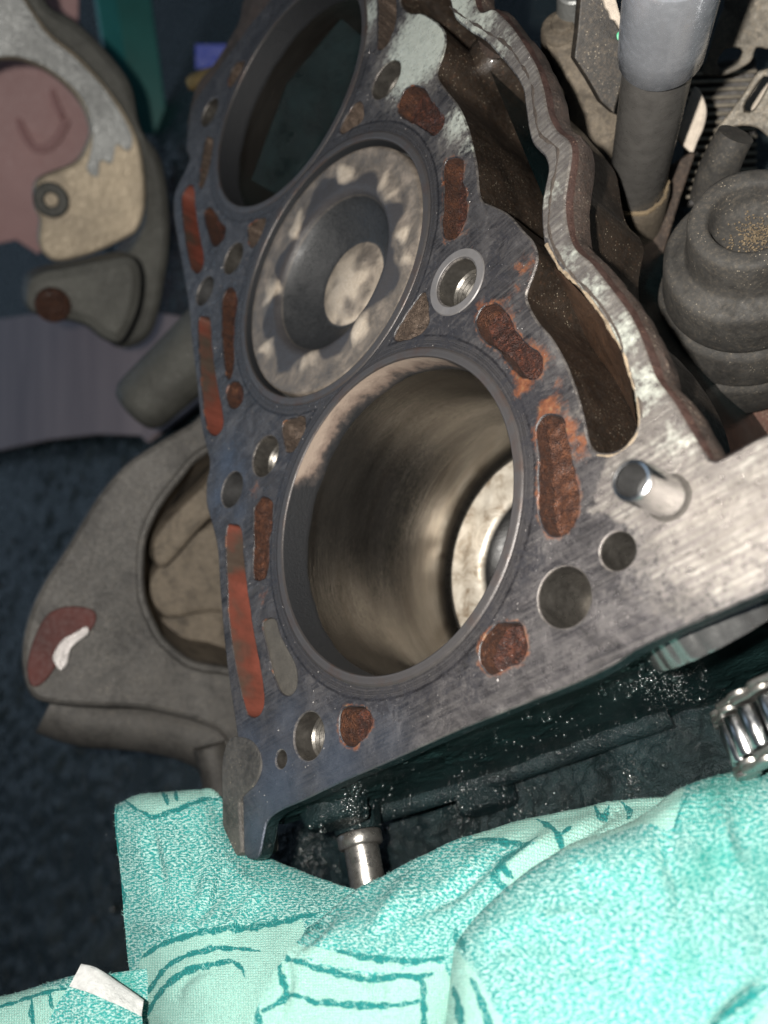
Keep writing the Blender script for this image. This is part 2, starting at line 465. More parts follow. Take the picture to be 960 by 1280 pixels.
def make_piston_top():
    m = M('piston_carbon'); lobe, wall, floor = m.mask()
    n = m.noise(0.16, detail=8, rough=0.72, dist=0.4); f = m.noise(1.1, detail=7, rough=0.75)
    gr = m.ramp(n, [(0.3, (0.060, 0.052, 0.046)), (0.5, (0.125, 0.106, 0.088)), (0.72, (0.24, 0.20, 0.165))])
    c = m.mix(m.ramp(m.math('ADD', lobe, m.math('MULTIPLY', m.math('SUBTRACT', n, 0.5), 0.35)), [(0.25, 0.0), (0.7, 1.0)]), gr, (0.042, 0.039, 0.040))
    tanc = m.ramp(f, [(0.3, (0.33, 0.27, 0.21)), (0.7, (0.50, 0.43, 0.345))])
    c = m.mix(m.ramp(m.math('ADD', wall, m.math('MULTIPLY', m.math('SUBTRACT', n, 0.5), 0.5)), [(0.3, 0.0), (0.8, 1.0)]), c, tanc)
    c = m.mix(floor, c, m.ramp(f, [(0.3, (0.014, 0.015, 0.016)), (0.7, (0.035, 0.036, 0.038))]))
    m.set(Base_Color=c, Roughness=m.ramp(n, [(0.35, 0.3), (0.65, 0.6)]), Metallic=0.2)
    p = m.bump(f, 0.14); m.bump(m.noise(5.0, detail=4), 0.05, 1.0, p)
    return m.m


def make_oil(name='oily_black', base=(0.005, 0.011, 0.012), rough=0.08, bs=0.8, bscale=0.7):
    m = M(name); n = m.noise(bscale, detail=6, rough=0.72)
    c = m.ramp(m.noise(0.08, detail=5), [(0.3, tuple(np.array(base) * 0.6)), (0.7, tuple(np.array(base) * 1.8))])
    m.set(Base_Color=c, Roughness=m.ramp(m.noise(0.4), [(0.3, rough), (0.7, rough + 0.14)]), Specular_IOR_Level=0.28)
    p = m.bump(n, bs); m.bump(m.voro(bscale * 2.2), bs * 0.3, 1.0, p)
    return m.m


def make_ground():
    m = M('oily_ground'); n = m.noise(0.16, detail=8, rough=0.8); v = m.voro(0.22)
    c = m.ramp(m.noise(0.012, detail=4), [(0.35, (0.014, 0.025, 0.029)), (0.65, (0.026, 0.040, 0.045))])
    m.set(Base_Color=c, Roughness=m.ramp(m.noise(0.05, detail=3), [(0.35, 0.16), (0.65, 0.36)]), Specular_IOR_Level=0.5, Coat_Weight=0.12, Coat_Roughness=0.1)
    m.bump(n, 2.0)
    return m.m


def make_piston_clean():
    m = M('wiped_piston_metal'); _, _, blk = m.mask(); n = m.noise(0.14, detail=7, rough=0.7, dist=0.5); f = m.noise(1.0, m.co((.25, 1.5, 1), rot=(0, 0, .8)), detail=6)
    c = m.ramp(n, [(0.32, (0.20, 0.15, 0.10)), (0.5, (0.50, 0.455, 0.385)), (0.7, (0.70, 0.66, 0.58))])
    c = m.mix(blk, c, (0.012, 0.012, 0.012))
    m.set(Base_Color=c, Metallic=0.35, Roughness=m.ramp(f, [(0.3, 0.28), (0.7, 0.5)])); m.bump(f, 0.08); return m.m


def make_redwall():
    m = M('red_oxide_passage'); n = m.noise(0.05, detail=3); f = m.noise(0.7, detail=6, rough=0.7)
    c = m.ramp(n, [(0.36, (0.055, 0.040, 0.030)), (0.5, (0.115, 0.034, 0.022)), (0.66, (0.17, 0.046, 0.03))])
    c = m.mix(m.ramp(f, [(0.5, 0.0), (0.75, 0.5)]), c, (0.05, 0.02, 0.014))
    m.set(Base_Color=c, Roughness=0.55); m.bump(f, 0.12); return m.m


def make_towel():
    m = M('towel_cloth'); line, pale, wear = m.mask()
    uvw = m.co((1, 1, 1), 'UV')
    mel = m.noise(1.0, m.co((1.15, 2.3, 1), 'UV', (0, 0, 0.6)), detail=4, rough=0.68, dist=0.2)
    fine = m.noise(4.2, uvw, detail=3)
    big = m.noise(0.05, uvw, detail=4)
    teal = m.ramp(big, [(0.35, (0.003, 0.165, 0.158)), (0.65, (0.014, 0.255, 0.238))])
    c = m.mix(m.ramp(mel, [(0.475, 0.0), (0.575, 1.0)]), teal, (0.34, 0.51, 0.475))
    w = m.node('ShaderNodeTexWave', wave_type='BANDS', i_Scale=0.5, i_Distortion=2.5); m.l.new(uvw, w.inputs['Vector'])
    w2 = m.node('ShaderNodeTexWave', wave_type='BANDS', bands_direction='Y', i_Scale=0.5, i_Distortion=2.5); m.l.new(uvw, w2.inputs['Vector'])
    knit = m.math('MULTIPLY', w.outputs['Fac'], w2.outputs['Fac'])
    palec = m.mix(m.ramp(m.math('ADD', m.math('MULTIPLY', knit, 0.25), m.noise(3.0, m.co((1, 1.6, 1), 'UV', (0, 0, .6)), detail=3)), [(0.42, 0.7), (0.66, 0.0)]), (0.31, 0.48, 0.42), (0.06, 0.29, 0.25))
    edge = m.math('MULTIPLY', m.math('SUBTRACT', m.noise(1.5, uvw, detail=5, rough=0.75), 0.5), 1.1)
    c = m.mix(m.ramp(m.math('ADD', pale, edge), [(0.4, 0.0), (0.6, 1.0)]), c, palec)
    lc = m.mix(m.ramp(fine, [(0.4, 0.0), (0.6, 1.0)]), (0.001, 0.10, 0.10), (0.003, 0.19, 0.18))
    c = m.mix(m.ramp(m.math('ADD', line, edge), [(0.42, 0.0), (0.58, 1.0)]), c, lc)
    st = m.ramp(m.math('ADD', wear, m.math('MULTIPLY', m.math('SUBTRACT', m.noise(0.14, uvw, detail=5), 0.5), 1.0)), [(0.45, 0.0), (0.8, 0.65)])
    c = m.mix(st, c, (0.012, 0.21, 0.175))
    m.set(Base_Color=c, Roughness=0.95)
    h = m.math('ADD', m.math('MULTIPLY', mel, 0.8), m.math('MULTIPLY', knit, 0.35))
    p = m.bump(h, 0.45); m.bump(fine, 0.2, 1.0, p)
    return m.m


def make_cardboard():
    m = M('cardboard'); n = m.noise(1.0, m.co((0.05, 0.004, 1), rot=(0, 0, 0.35)), detail=5)
    c = m.ramp(n, [(0.3, (0.25, 0.20, 0.21)), (0.7, (0.36, 0.285, 0.285))])
    m.set(Base_Color=c, Roughness=0.8); m.bump(n, 0.5); return m.m


MAT = dict(
    deck=make_deck(), lip=make_lip(), bore=make_bore(), carbon=make_carbon(), piston=make_piston_top(),
    piston_clean=make_piston_clean(), rust=make_rust('wet_rust'), rust_or=make_rust('orange_rust', (0.022, 0.008, 0.005), (0.060, 0.021, 0.010), (0.19, 0.065, 0.022)),
    redwall=make_redwall(),
    greyfill=simple('sandy_fill', (0.055, 0.050, 0.042), 0.35, 0.8, bump=0.3, bscale=2.0),
    scum=make_rust('wet_scale', (0.016, 0.011, 0.008), (0.060, 0.040, 0.028), (0.20, 0.15, 0.115), wet=0.8, bs=0.5),
    holewall=simple('drilled_steel', (0.125, 0.117, 0.105), 0.5, 0.36, 0.8, bump=0.03, bscale=3),
    darkhole=simple('dark_hole', (0.04, 0.04, 0.04), 0.4, 0.4, 0.3),
    steel=simple('polished_steel', (0.58, 0.575, 0.56), 0.15, 0.24, 0.85, bump=0.01, bscale=4, rvar=0.06),
    chrome=simple('bright_pin_steel', (0.60, 0.60, 0.60), 0.12, 0.2, 1.0, bump=0.01, bscale=4, rvar=0.06),
    drumsteel=simple('drum_steel', (0.24, 0.24, 0.235), 0.2, 0.25, 0.88, bump=0.01, bscale=4, rvar=0.05),
    wornsteel=simple('worn_steel', (0.30, 0.29, 0.27), 0.3, 0.3, 0.9, bump=0.04, bscale=2.5, rvar=0.1),
    sleeve=simple('silver_sleeve', (0.68, 0.71, 0.77), 0.14, 0.26, 0.78, nscale=0.05, bump=0),
    tubegrey=simple('grey_tube', (0.17, 0.162, 0.152), 0.22, 0.33, 0.5, dust=0.12, dustc=(0.16, 0.145, 0.12), bump=0.01, bscale=3),
    cast=simple('dusty_casting', (0.115, 0.095, 0.073), 0.35, 0.72, 0.1, dust=0.55, speck=0.8, dustc=(0.22, 0.18, 0.13), bump=0.25, bscale=1.4),
    redfluid=simple('dark_red_fluid', (0.060, 0.014, 0.011), 0.5, 0.75, 0, nscale=0.04, bump=0.2, bscale=0.3, rvar=0.1),
    glint_oil=simple('oily_glint_bead', (0.012, 0.018, 0.018), 0.2, 0.26, 0, bump=0, coat=1.0, rvar=0.04),
    rustband=simple('brown_rust_band', (0.042, 0.021, 0.016), 0.4, 0.6, 0.1, nscale=0.3, bump=0.25, bscale=1.5, speck=0.6, speckc=(0.25, 0.15, 0.1)),
    wallside=simple('wall_side_casting', (0.050, 0.036, 0.029), 0.45, 0.6, 0.1, nscale=0.12, dust=0.3, speck=0.8, dustc=(0.12, 0.07, 0.05), bump=0.5, bscale=1.0),
    castdark=simple('brown_casting', (0.055, 0.040, 0.031), 0.4, 0.6, 0.1, dust=0.35, speck=0.8, dustc=(0.2, 0.13, 0.09), bump=0.4, bscale=1.1),
    gallery=simple('gallery_brown', (0.026, 0.019, 0.014), 0.45, 0.42, 0.1, nscale=0.09, dust=0.2, speck=0.8, dustc=(0.10, 0.05, 0.028), bump=0.2, bscale=1.2, coat=0.25),
    flange=simple('grey_flange', (0.052, 0.049, 0.045), 0.6, 0.5, 0.2, nscale=0.03, speck=0.5, dust=0.45, dustc=(0.10, 0.092, 0.08), bump=0.35, bscale=0.7),
    olive=simple('olive_cast', (0.075, 0.075, 0.066), 0.7, 0.6, 0.2, nscale=0.02, bump=1.2, bscale=0.12, dust=0.3, dustc=(0.13, 0.125, 0.11)),
    alu=simple('stained_aluminium', (0.34, 0.28, 0.20), 0.6, 0.5, 0.3, nscale=0.018, bump=1.2, bscale=0.08),
    alupale=simple('pale_aluminium', (0.20, 0.205, 0.20), 0.55, 0.45, 0.4, nscale=0.02, bump=0.8, bscale=0.1),
    pink=simple('pink_paint', (0.62, 0.35, 0.33), 0.12, 0.5, 0.0, nscale=0.01, bump=0),
    rubber=simple('dusty_rubber', (0.036, 0.034, 0.031), 0.35, 0.75, 0, dust=0.34, nscale=0.07, speck=0.6, dustc=(0.11, 0.092, 0.07), bump=0.12, bscale=2.2),
    sand=simple('sand_grit', (0.22, 0.165, 0.10), 0.4, 0.9, 0, bump=0.5, bscale=2.5),
    plastic=simple('black_plastic', (0.030, 0.027, 0.024), 0.3, 0.5, 0, dust=0.38, speck=0.8, dustc=(0.13, 0.10, 0.07), bump=0.1, bscale=2),
    foam=simple('torn_pale_foam', (0.62, 0.54, 0.45), 0.25, 0.9, 0, bump=0.5, bscale=1.0),
    fin=simple('fin_metal', (0.33, 0.29, 0.23), 0.3, 0.5, 0.6, bump=0.1),
    bracket=simple('bracket_grey', (0.15, 0.135, 0.11), 0.25, 0.6, 0.3, dust=0.4, speck=0.8, bump=0.1),
    brown=simple('brown_rusty_plate', (0.085, 0.04, 0.028), 0.4, 0.75, 0, dust=0.3, bump=0.5, bscale=0.9),
    oil=make_oil(), oilgreen=make_oil('oily_casting', (0.005, 0.012, 0.012), 0.10, 0.6, 0.5),
    ground=make_ground(), towel=make_towel(), card=make_cardboard(),
    chip=simple('wet_stone_chip', (0.16, 0.17, 0.175), 0.8, 0.16, 0, nscale=0.05, bump=0, coat=0.6),
    fibre=simple('towel_fibre', (0.22, 0.42, 0.38), 0.5, 0.9, 0, nscale=0.5, bump=0),
    hem=simple('white_hem', (0.50, 0.51, 0.50), 0.25, 0.9, 0, nscale=0.6, bump=0.35, bscale=2.2),
    green=simple('green_paint', (0.012, 0.16, 0.14), 0.2, 0.4, 0, nscale=0.02, bump=0),
    blue=simple('blue_plastic', (0.008, 0.05, 0.50), 0.08, 0.5, 0, bump=0),
    brass=simple('brass', (0.55, 0.38, 0.17), 0.2, 0.35, 0.9, bump=0.05),
    redoil=simple('red_brown_fluid', (0.085, 0.024, 0.017), 0.45, 0.42, 0, nscale=0.06, bump=0.2, bscale=0.15, rvar=0.12),
    foil=simple('torn_foil', (0.33, 0.31, 0.30), 0.4, 0.35, 0.5, bump=0.4, bscale=0.5),
    greendot=simple('green_paint_dot', (0.01, 0.38, 0.17), 0.1, 0.5, 0, bump=0),
    bead=simple('old_sealant', (0.045, 0.035, 0.028), 0.5, 0.6, 0, nscale=0.8, bump=0.2, bscale=3),
    seal_pale=simple('pale_sealant', (0.20, 0.155, 0.105), 0.6, 0.6, 0, nscale=0.6, bump=0.15, bscale=3),
)

# ------------------------------------------------------------------ ground
gi, gj = np.meshgrid(np.linspace(0, 1, 420), np.linspace(0, 1, 420), indexing='ij')
gx_ = -1150 + gi.ravel() * 1150; gy_ = -330 + gj.ravel() * 1000
Vg_ = np.stack([gx_, gy_, np.zeros(len(gx_))], 1)
hgt = np.abs(vnoise(Vg_, 17, 201, 4)) * 13 + vnoise(Vg_, 60, 202, 2) * 6
ed = np.minimum(np.minimum(gi, 1 - gi), np.minimum(gj, 1 - gj)).ravel(); Vg_[:, 2] = -169.5 + np.clip(hgt, 0, 22) * np.clip(ed * 25, 0, 1)
Fg_ = [(i * 420 + j, (i + 1) * 420 + j, (i + 1) * 420 + j + 1, i * 420 + j + 1) for i in range(419) for j in range(419)]
props(mk('ground_clumps', Vg_, Fg_, MAT['ground'], None, 180), 'glittering tarry clumps of the black ground', kind='structure')
ib = bmesh.new(); bmesh.ops.create_icosphere(ib, subdivisions=2, radius=1.0); ib.verts.ensure_lookup_table()
IV = np.array([v.co[:] for v in ib.verts]); IF = [[v.index for v in f.verts] for f in ib.faces]; ib.free()
gv, gf = [], []  # glossy domes strewn over the ground to add wet glints
for k_ in range(1400):
    x_, y_ = rng.uniform(-950, -80), rng.uniform(-260, 400); r_ = rng.choice([.7, 1.1, 1.7, 2.6], p=[.45, .33, .17, .05])
    gv.append(IV * r_ * rng.uniform(.7, 1.4, 3) + (x_, y_, -158.5)); gf += [[a + k_ * len(IV) for a in f] for f in IF]
gv = np.concatenate(gv); hv = np.abs(vnoise(gv, 17, 201, 4)) * 13 + vnoise(gv, 60, 202, 2) * 6
gv[:, 2] += np.repeat(hv.reshape(-1, len(IV)).mean(1), len(IV)) - 10.5
props(mk('ground_glint_grit', gv, gf, MAT['glint_oil'], None, 180), 'glossy black grit domes added for wet glints on the oily ground', kind='stuff')
g = np.array([(-3000, -2500, -170), (1500, -2500, -170), (1500, 3500, -170), (-3000, 3500, -170)], float)
props(mk('ground', g, [(0, 1, 2, 3)], MAT['ground']), 'black wet oily ground glittering beside and below the engine', kind='structure')

# ------------------------------------------------------------------ engine block
BLK = thing('engine_block', 'grey engine block with three bores, rusty water passages and a stained machined deck', 'engine block', (0, 85, -130))
R0, SP = 40.5, 87.15
BC = [np.array([0, k * SP]) for k in range(3)]
pl = lambda L, z=0.0: np.array([at(x, y, z)[:2] for x, y in L])

outer_px = [(338, 0), (313, 30), (290, 62), (262, 100), (243, 128), (236, 155), (233, 185), (237, 200), (228, 220), (219, 240), (217, 265), (222, 300),
            (229, 340), (236, 385), (240, 430), (246, 480), (251, 530), (258, 560), (262, 580), (258, 605), (258, 630), (266, 660), (272, 690), (275, 740), (280, 800),
            (286, 850), (292, 890), (297, 925), (300, 960), (303, 1000), (304, 1040), (306, 1070), (322, 1072), (329, 1045), (334, 1026), (350, 1013), (380, 1000), (430, 976), (480, 955),
            (530, 932), (580, 910), (640, 886), (700, 862), (740, 845), (770, 829), (790, 815), (830, 795), (880, 773), (930, 751), (960, 738), (1010, 716), (1080, 686),
            (1085, 500), (960, 543), (917, 565), (893, 577), (885, 572), (870, 550), (853, 521), (840, 499), (820, 473), (810, 447), (800, 420), (787, 393), (773, 373), (753, 347),
            (737, 327), (720, 313), (712, 297), (707, 273), (706, 250), (710, 221), (714, 192), (710, 175), (695, 162), (685, 142), (679, 112), (670, 83), (656, 58), (639, 33), (618, 12), (592, -5)]
outer = np.vstack([pl(outer_px), [(92, 180), (84, 215), (62, 228), (35, 232), (15, 232)]])
OUT = ccw(smooth_loop(outer, 1.4))
gallery_px = [(562, 0), (548, -25), (528, -36), (508, -25), (500, 0), (510, 15), (529, 17), (550, 31), (557, 46), (554, 67), (546, 92), (554, 108), (571, 129), (583, 154), (590, 179), (596, 208), (598, 233),
              (602, 250), (614, 256), (635, 267), (653, 287), (667, 303), (672, 323), (666, 345), (658, 367), (661, 382), (673, 403), (690, 423), (707, 453), (720, 487), (730, 523),
              (737, 555), (747, 565), (763, 565), (780, 557), (793, 540), (797, 524), (793, 500), (787, 470), (777, 440), (763, 413), (747, 387), (727, 363), (700, 337), (683, 313), (678, 290),
              (677, 258), (681, 233), (685, 212), (681, 196), (666, 179), (660, 158), (656, 129), (652, 108), (639, 87), (622, 67), (606, 50), (585, 37), (568, 21)]
GAL = ccw(smooth_loop(pl(gallery_px), 1.2))
# water passages: outline in the photograph, kind, depth of what fills them
passages = [
    ([(473, -5), (492, -5), (494, 25), (487, 50), (477, 62), (471, 58), (472, 33)], 'scum', 9),
    ([(510, 110), (529, 110), (537, 125), (554, 146), (552, 160), (540, 170), (525, 158), (500, 142), (499, 125)], 'rust', 2.5),
    ([(450, 125), (455, 142), (450, 154), (427, 166), (427, 156), (437, 137)], 'scum', 3),
    ([(555, 205), (567, 196), (577, 202), (579, 230), (583, 265), (577, 285), (567, 298), (556, 298), (553, 275), (554, 240)], 'rust', 3),
    ([(531, 365), (535, 388), (533, 409), (517, 420), (494, 424), (498, 409), (508, 392), (521, 374)], 'scum', 3),
    ([(595, 400), (600, 387), (608, 380), (622, 379), (632, 390), (642, 410), (657, 428), (672, 442), (677, 457), (672, 471), (660, 473), (647, 468), (630, 447), (610, 428), (597, 415)], 'rust', 2.8),
    ([(672, 533), (680, 522), (692, 520), (703, 526), (707, 540), (712, 560), (715, 580), (721, 605), (722, 632), (718, 652), (712, 662), (697, 669), (685, 666), (675, 652), (673, 620), (674, 580), (672, 555)], 'orange', 5),
    ([(620, 780), (635, 779), (649, 782), (655, 795), (657, 810), (652, 825), (640, 832), (620, 841), (605, 836), (599, 820), (602, 805), (610, 792)], 'rust', 3),
    ([(435, 884), (454, 884), (465, 899), (462, 913), (452, 926), (440, 933), (429, 926), (425, 907), (426, 892)], 'rust', 3),
    ([(321, 629), (329, 622), (340, 629), (340, 652), (337, 677), (335, 706), (332, 722), (321, 726), (316, 720), (317, 677), (317, 639)], 'orange', 2.2),
    ([(283, 662), (292, 656), (301, 662), (304, 697), (309, 739), (317, 793), (325, 834), (330, 872), (326, 890), (317, 897), (308, 890), (300, 860), (293, 825), (287, 780), (284, 727)], 'red', 24),
    ([(328, 782), (335, 774), (344, 776), (350, 795), (366, 825), (371, 842), (370, 860), (362, 869), (352, 866), (344, 850), (335, 815)], 'grey', 0.7),
    ([(248, 402), (255, 396), (262, 401), (265, 438), (271, 480), (278, 518), (278, 534), (269, 544), (260, 537), (254, 505), (250, 455)], 'red', 24),
    ([(283, 363), (291, 361), (296, 375), (293, 405), (292, 440), (290, 468), (284, 472), (279, 440), (277, 400), (278, 375)], 'rust', 2.0),
    ([(285, 484), (294, 476), (302, 484), (303, 501), (296, 510), (287, 509), (284, 497)], 'rust', 2.2),
    ([(255, 268), (262, 260), (268, 265), (274, 277), (281, 283), (280, 297), (270, 308), (264, 302)], 'rust', 3.5),
    ([(227, 250), (232, 236), (238, 231), (242, 237), (244, 260), (249, 292), (254, 320), (252, 337), (244, 341), (238, 330), (231, 295)], 'red', 24),
    ([(312, 281), (330, 272), (331, 281), (325, 295), (317, 308), (312, 308), (310, 293)], 'scum', 2.5),
    ([(257, 175), (263, 171), (266, 180), (262, 205), (257, 225), (252, 236), (249, 231), (251, 207)], 'scum', 4),
    ([(299, 76), (305, 78), (302, 87), (296, 98), (289, 108), (285, 105), (287, 93), (293, 82)], 'scum', 4),
    ([(353, 531), (363, 523), (379, 522), (381, 533), (375, 550), (367, 564), (358, 564), (355, 550)], 'scum', 2.5),
]
# round holes: (loop in the photograph, kind, depth)
holes = [
    ([(498, 75), (500, 90), (492, 108), (477, 124), (467, 121), (467, 104), (475, 87), (487, 77)], 'bolt', 34),
    ([(594, 326), (594, 347), (583, 367), (567, 382), (550, 378), (548, 359), (558, 338), (575, 325)], 'bolt', 34),
    ([(387, 889), (400, 897), (405, 913), (400, 938), (387, 951), (375, 947), (367, 926), (371, 905)], 'bolt', 34),
    ([(351, 937), (358, 945), (357, 955), (350, 961), (345, 955), (346, 943)], 'small', 8),
    ([(332, 546), (343, 552), (347, 570), (343, 588), (332, 594), (320, 588), (316, 570), (321, 552)], 'bolt', 30),
    ([(290, 590), (300, 593), (302, 612), (294, 631), (283, 634), (277, 618), (280, 602)], 'dark', 16),
    ([(296, 303), (302, 306), (302, 322), (294, 338), (285, 342), (280, 334), (283, 317)], 'bolt', 34),
    ([(258, 347), (266, 349), (265, 365), (256, 380), (248, 380), (246, 367), (251, 353)], 'dark', 22),
    ([(267, 122), (272, 126), (271, 137), (265, 150), (257, 157), (252, 155), (254, 142), (260, 129)], 'bolt', 34),
    ([(740, 747), (730, 772), (706, 785), (682, 774), (672, 747), (682, 720), (706, 709), (731, 721)], 'drilled', 20),
    ([(795, 688), (789, 705), (772, 713), (756, 705), (750, 689), (756, 672), (772, 665), (789, 672)], 'drilled', 20),
]
hole_c = []
for L, kind, dep in holes:
    P = pl(L); P = smooth_loop(P, 0.5); c = P.mean(0); r = math.sqrt(abs(area2(P)) / math.pi)
    hole_c.append((c, r, kind, dep))
A96 = np.linspace(0, 2 * np.pi, 96, endpoint=False)
circ = lambda c, r, n=96: np.stack([c[0] + r * np.cos(np.linspace(0, 2 * np.pi, n, endpoint=False)), c[1] + r * np.sin(np.linspace(0, 2 * np.pi, n, endpoint=False))], 1)

def rough_loop(L, k):
    L = ccw(smooth_loop(pl(L), 0.6)); a = vnoise(z3(L, 0), 1.6, 92, 2) * 0.35 + vnoise(z3(L, 0), 4.5, 93, 2) * 0.5
    return offset(L, a * (0.35 if k in ('grey', 'red') else 1.0))


PASS = [(rough_loop(L, k), k, d) for L, k, d in passages]
LIP = 43.2
CH = 0.45
deck_holes = [circ(c, LIP, 180) for c in BC] + [offset(GAL, CH)] + [offset(P, CH * 0.7) for P, _, _ in PASS] + [circ(c, r + 0.35, 40) for c, r, _, _ in hole_c]
Vd, Td = fill(offset(OUT, -CH), deck_holes, 1.7)


def blobs(Q, lst):
    r = np.zeros(len(Q))
    for (x, y, rad, s) in lst:
        c = at(x, y)[:2]; d = np.linalg.norm(Q - c, axis=1); r = np.maximum(r, s * np.exp(-(d / rad) ** 2))
    return r


def dist_loop(Q, L):
    r = np.empty(len(Q))
    for i in range(0, len(Q), 2000): r[i:i + 2000] = np.min(np.linalg.norm(Q[i:i + 2000, None] - L[None], axis=2), axis=1)
    return r


rust_m = blobs(Vd, [(675, 455, 5, 0.7), (640, 365, 8, .45), (720, 560, 5, .65), (712, 540, 4, .7), (690, 512, 5, .75), (655, 480, 4, .8), (668, 440, 5, .5), (660, 330, 6, .6), (320, 610, 5, .5), (330, 745, 5, .45), (600, 380, 4, .5), (560, 300, 3, .4), (700, 475, 7, .35), (585, 300, 6, .35)])
for i in (5, 6, 7, 8, 3): rust_m = np.maximum(rust_m, 0.62 * np.exp(-(dist_loop(Vd, PASS[i][0]) / 1.3) ** 2))
clean_m = blobs(Vd, [(530, 55, 22, 1.0), (560, 20, 18, 1.0), (500, 70, 16, .8), (575, 160, 12, .7), (455, 30, 14, .9), (700, 440, 5, .4), (720, 520, 4, .5)])
dg = dist_loop(Vd, GAL); isl = inside(Vd, ccw(pl([(562, -80), (562, 0), (680, 200), (676, 290), (790, 480), (800, 530), (755, 585), (740, 640), (800, 660), (1090, 600), (1090, 480), (700, -80)])))
clean_m = np.maximum(clean_m, np.where(isl, 0.85, 0.0))
clean_m = np.maximum(clean_m, blobs(Vd, [(900, 640, 24, .75), (830, 690, 18, .45), (960, 690, 20, .5)]))
rb_ = np.min([np.linalg.norm(Vd - c, axis=1) for c in BC[:2]], axis=0)
dark_m = np.where(Vd[:, 1] < 60, 0.8 * np.exp(-((rb_ - 48) / 5.5) ** 2), 0.3 * np.exp(-((rb_ - 48) / 4) ** 2)) * (0.55 + 0.45 * vnoise(z3(Vd, 0), 12, 95, 3))
dark_m = np.maximum(dark_m, blobs(Vd, [(560, 410, 9, .7), (600, 395, 6, .8), (655, 500, 6, .75), (690, 490, 5, .6), (545, 385, 8, .7), (400, 480, 4, .5), (340, 540, 8, .6), (325, 690, 6, .5), (480, 870, 10, .5), (590, 850, 9, .55), (420, 855, 8, .5), (350, 610, 8, .5), (300, 560, 8, .5),
                        (630, 300, 7, .55), (660, 560, 5, .6), (665, 640, 5, .7), (660, 700, 6, .6), (600, 770, 6, .6), (345, 720, 7, .6), (272, 640, 4, .6), (400, 865, 6, .6), (500, 885, 8, .5), (620, 340, 6, .6), (560, 400, 8, .8), (520, 430, 5, .7), (645, 470, 5, .8), (670, 500, 5, .8)]))
V3 = z3(Vd, vnoise(z3(Vd, 0), 14, 3, 3) * 0.05)
parts = [(V3, Td)]
cols = [np.stack([rust_m, clean_m, dark_m], 1)]
st = [z3(OUT, -15.0), z3(OUT, -CH), z3(offset(OUT, -CH * 0.35), -CH * 0.3), z3(offset(OUT, -CH), 0.0)]
jag = vnoise(z3(OUT, 0), 6, 5, 3)
fr = np.clip((-OUT[:, 1] - 52) / 5, 0, 1)
st[0] = z3(offset(OUT, (0.6 + jag * 0.9) * (1 - fr)), (-8.0 + jag * 1.5) * (1 - fr) + (-4.2 + jag * .4) * fr); mid = z3(offset(OUT, (0.9 + jag * 0.5) * (1 - fr) + .1), (-3.5 + jag * .6) * (1 - fr) - 2.0 * fr); low = z3(offset(OUT, -7 + 2 * fr), (-10.0 + jag * 1.5) * (1 - fr) - 5.5 * fr)
rt = np.clip((OUT[:, 0] - 55) / 8, 0, 1) * np.clip((OUT[:, 1] + 38) / 8, 0, 1)
OB = smooth_loop(offset(OUT, rt * 1.4), 1.4); OB = offset(OUT, rt * (0.75 + jag * .5))
step0 = z3(OB, -CH - .2 - rt * .6); step1 = z3(offset(OB, .15 * rt), -CH - .4 - rt * 1.2)
st[0][:, :2] += OB - OUT; mid[:, :2] += OB - OUT
v_, f_ = rings([low, st[0], mid, step1, step0, st[1], st[2], st[3]]); parts.append((v_, f_)); cols.append(np.zeros((len(v_), 3))); NO = len(OUT)
cols[-1][-3 * NO:, 1] = rt.repeat(1)[np.arange(3 * NO) % NO] * 0.8
fm = [0] * len(Td) + [2 if (OUT[i % NO, 1] < -50 and OUT[i % NO, 0] < 150) else (1 if i < 3 * NO else 3 if rt[i % NO] > .3 else 0) for i in range(5 * NO)] + [0] * (2 * NO)
for L, off in [(GAL, CH)] + [(P, CH * 0.7) for P, _, _ in PASS]:
    v_, f_ = rings([z3(offset(L, off), 0.0), z3(offset(L, off * 0.35), -off * 0.3), z3(L, -off)]); parts.append((v_, f_)); fm += [0] * len(f_)
    dn = vnoise(v_, 3.5, 91, 3); cols.append(np.stack([np.clip(dn * 1.2 + .15, 0, .7) if L is not GAL else 0 * dn, np.full(len(v_), 0.45 if L is GAL else 0.0), np.clip(0.62 - dn * .8, 0, 1) if L is not GAL else 0 * dn], 1))
for c, r, _, _ in hole_c:
    v_, f_ = rings([z3(circ(c, r + .35, 40), 0), z3(circ(c, r + .1, 40), -.12), z3(circ(c, r, 40), -.45)]); parts.append((v_, f_)); fm += [0] * len(f_); cols.append(np.tile([0, .5, 0.0], (len(v_), 1)))
Vv, Ff = merge(parts)
mk('deck', Vv, Ff, [MAT['deck'], MAT['wallside'], MAT['oil'], MAT['rustband']], BLK, 40, fm, np.concatenate(cols))
_dk = bpy.data.objects['deck'].data; _pa = _dk.attributes.new('pale', 'FLOAT', 'POINT'); _pa.data.foreach_set('value', blobs(Vv[:, :2], [(530, 50, 17, 1.0), (550, 30, 14, 1.0), (515, 80, 13, .8), (575, 150, 9, .6), (588, 185, 6, .6), (460, 20, 9, .6), (565, 10, 14, .7), (625, 60, 10, .45), (600, 30, 10, .6), (735, 370, 8, .52), (775, 420, 8, .55), (805, 485, 9, .5), (845, 550, 9, .4), (935, 575, 14, .3), (690, 240, 7, .4), (712, 320, 7, .45)]).astype(np.float32))
_sl = _dk.attributes.new('slate', 'FLOAT', 'POINT'); _sl.data.foreach_set('value', blobs(Vv[:, :2], [(310, 940, 9, .8), (345, 985, 14, 1.0), (420, 955, 12, .8), (360, 900, 8, .6), (320, 1040, 8, 1.), (285, 575, 7, .9), (275, 620, 6, .9), (300, 640, 4, .6), (290, 600, 7, 1.), (480, 925, 9, .45)]).astype(np.float32))

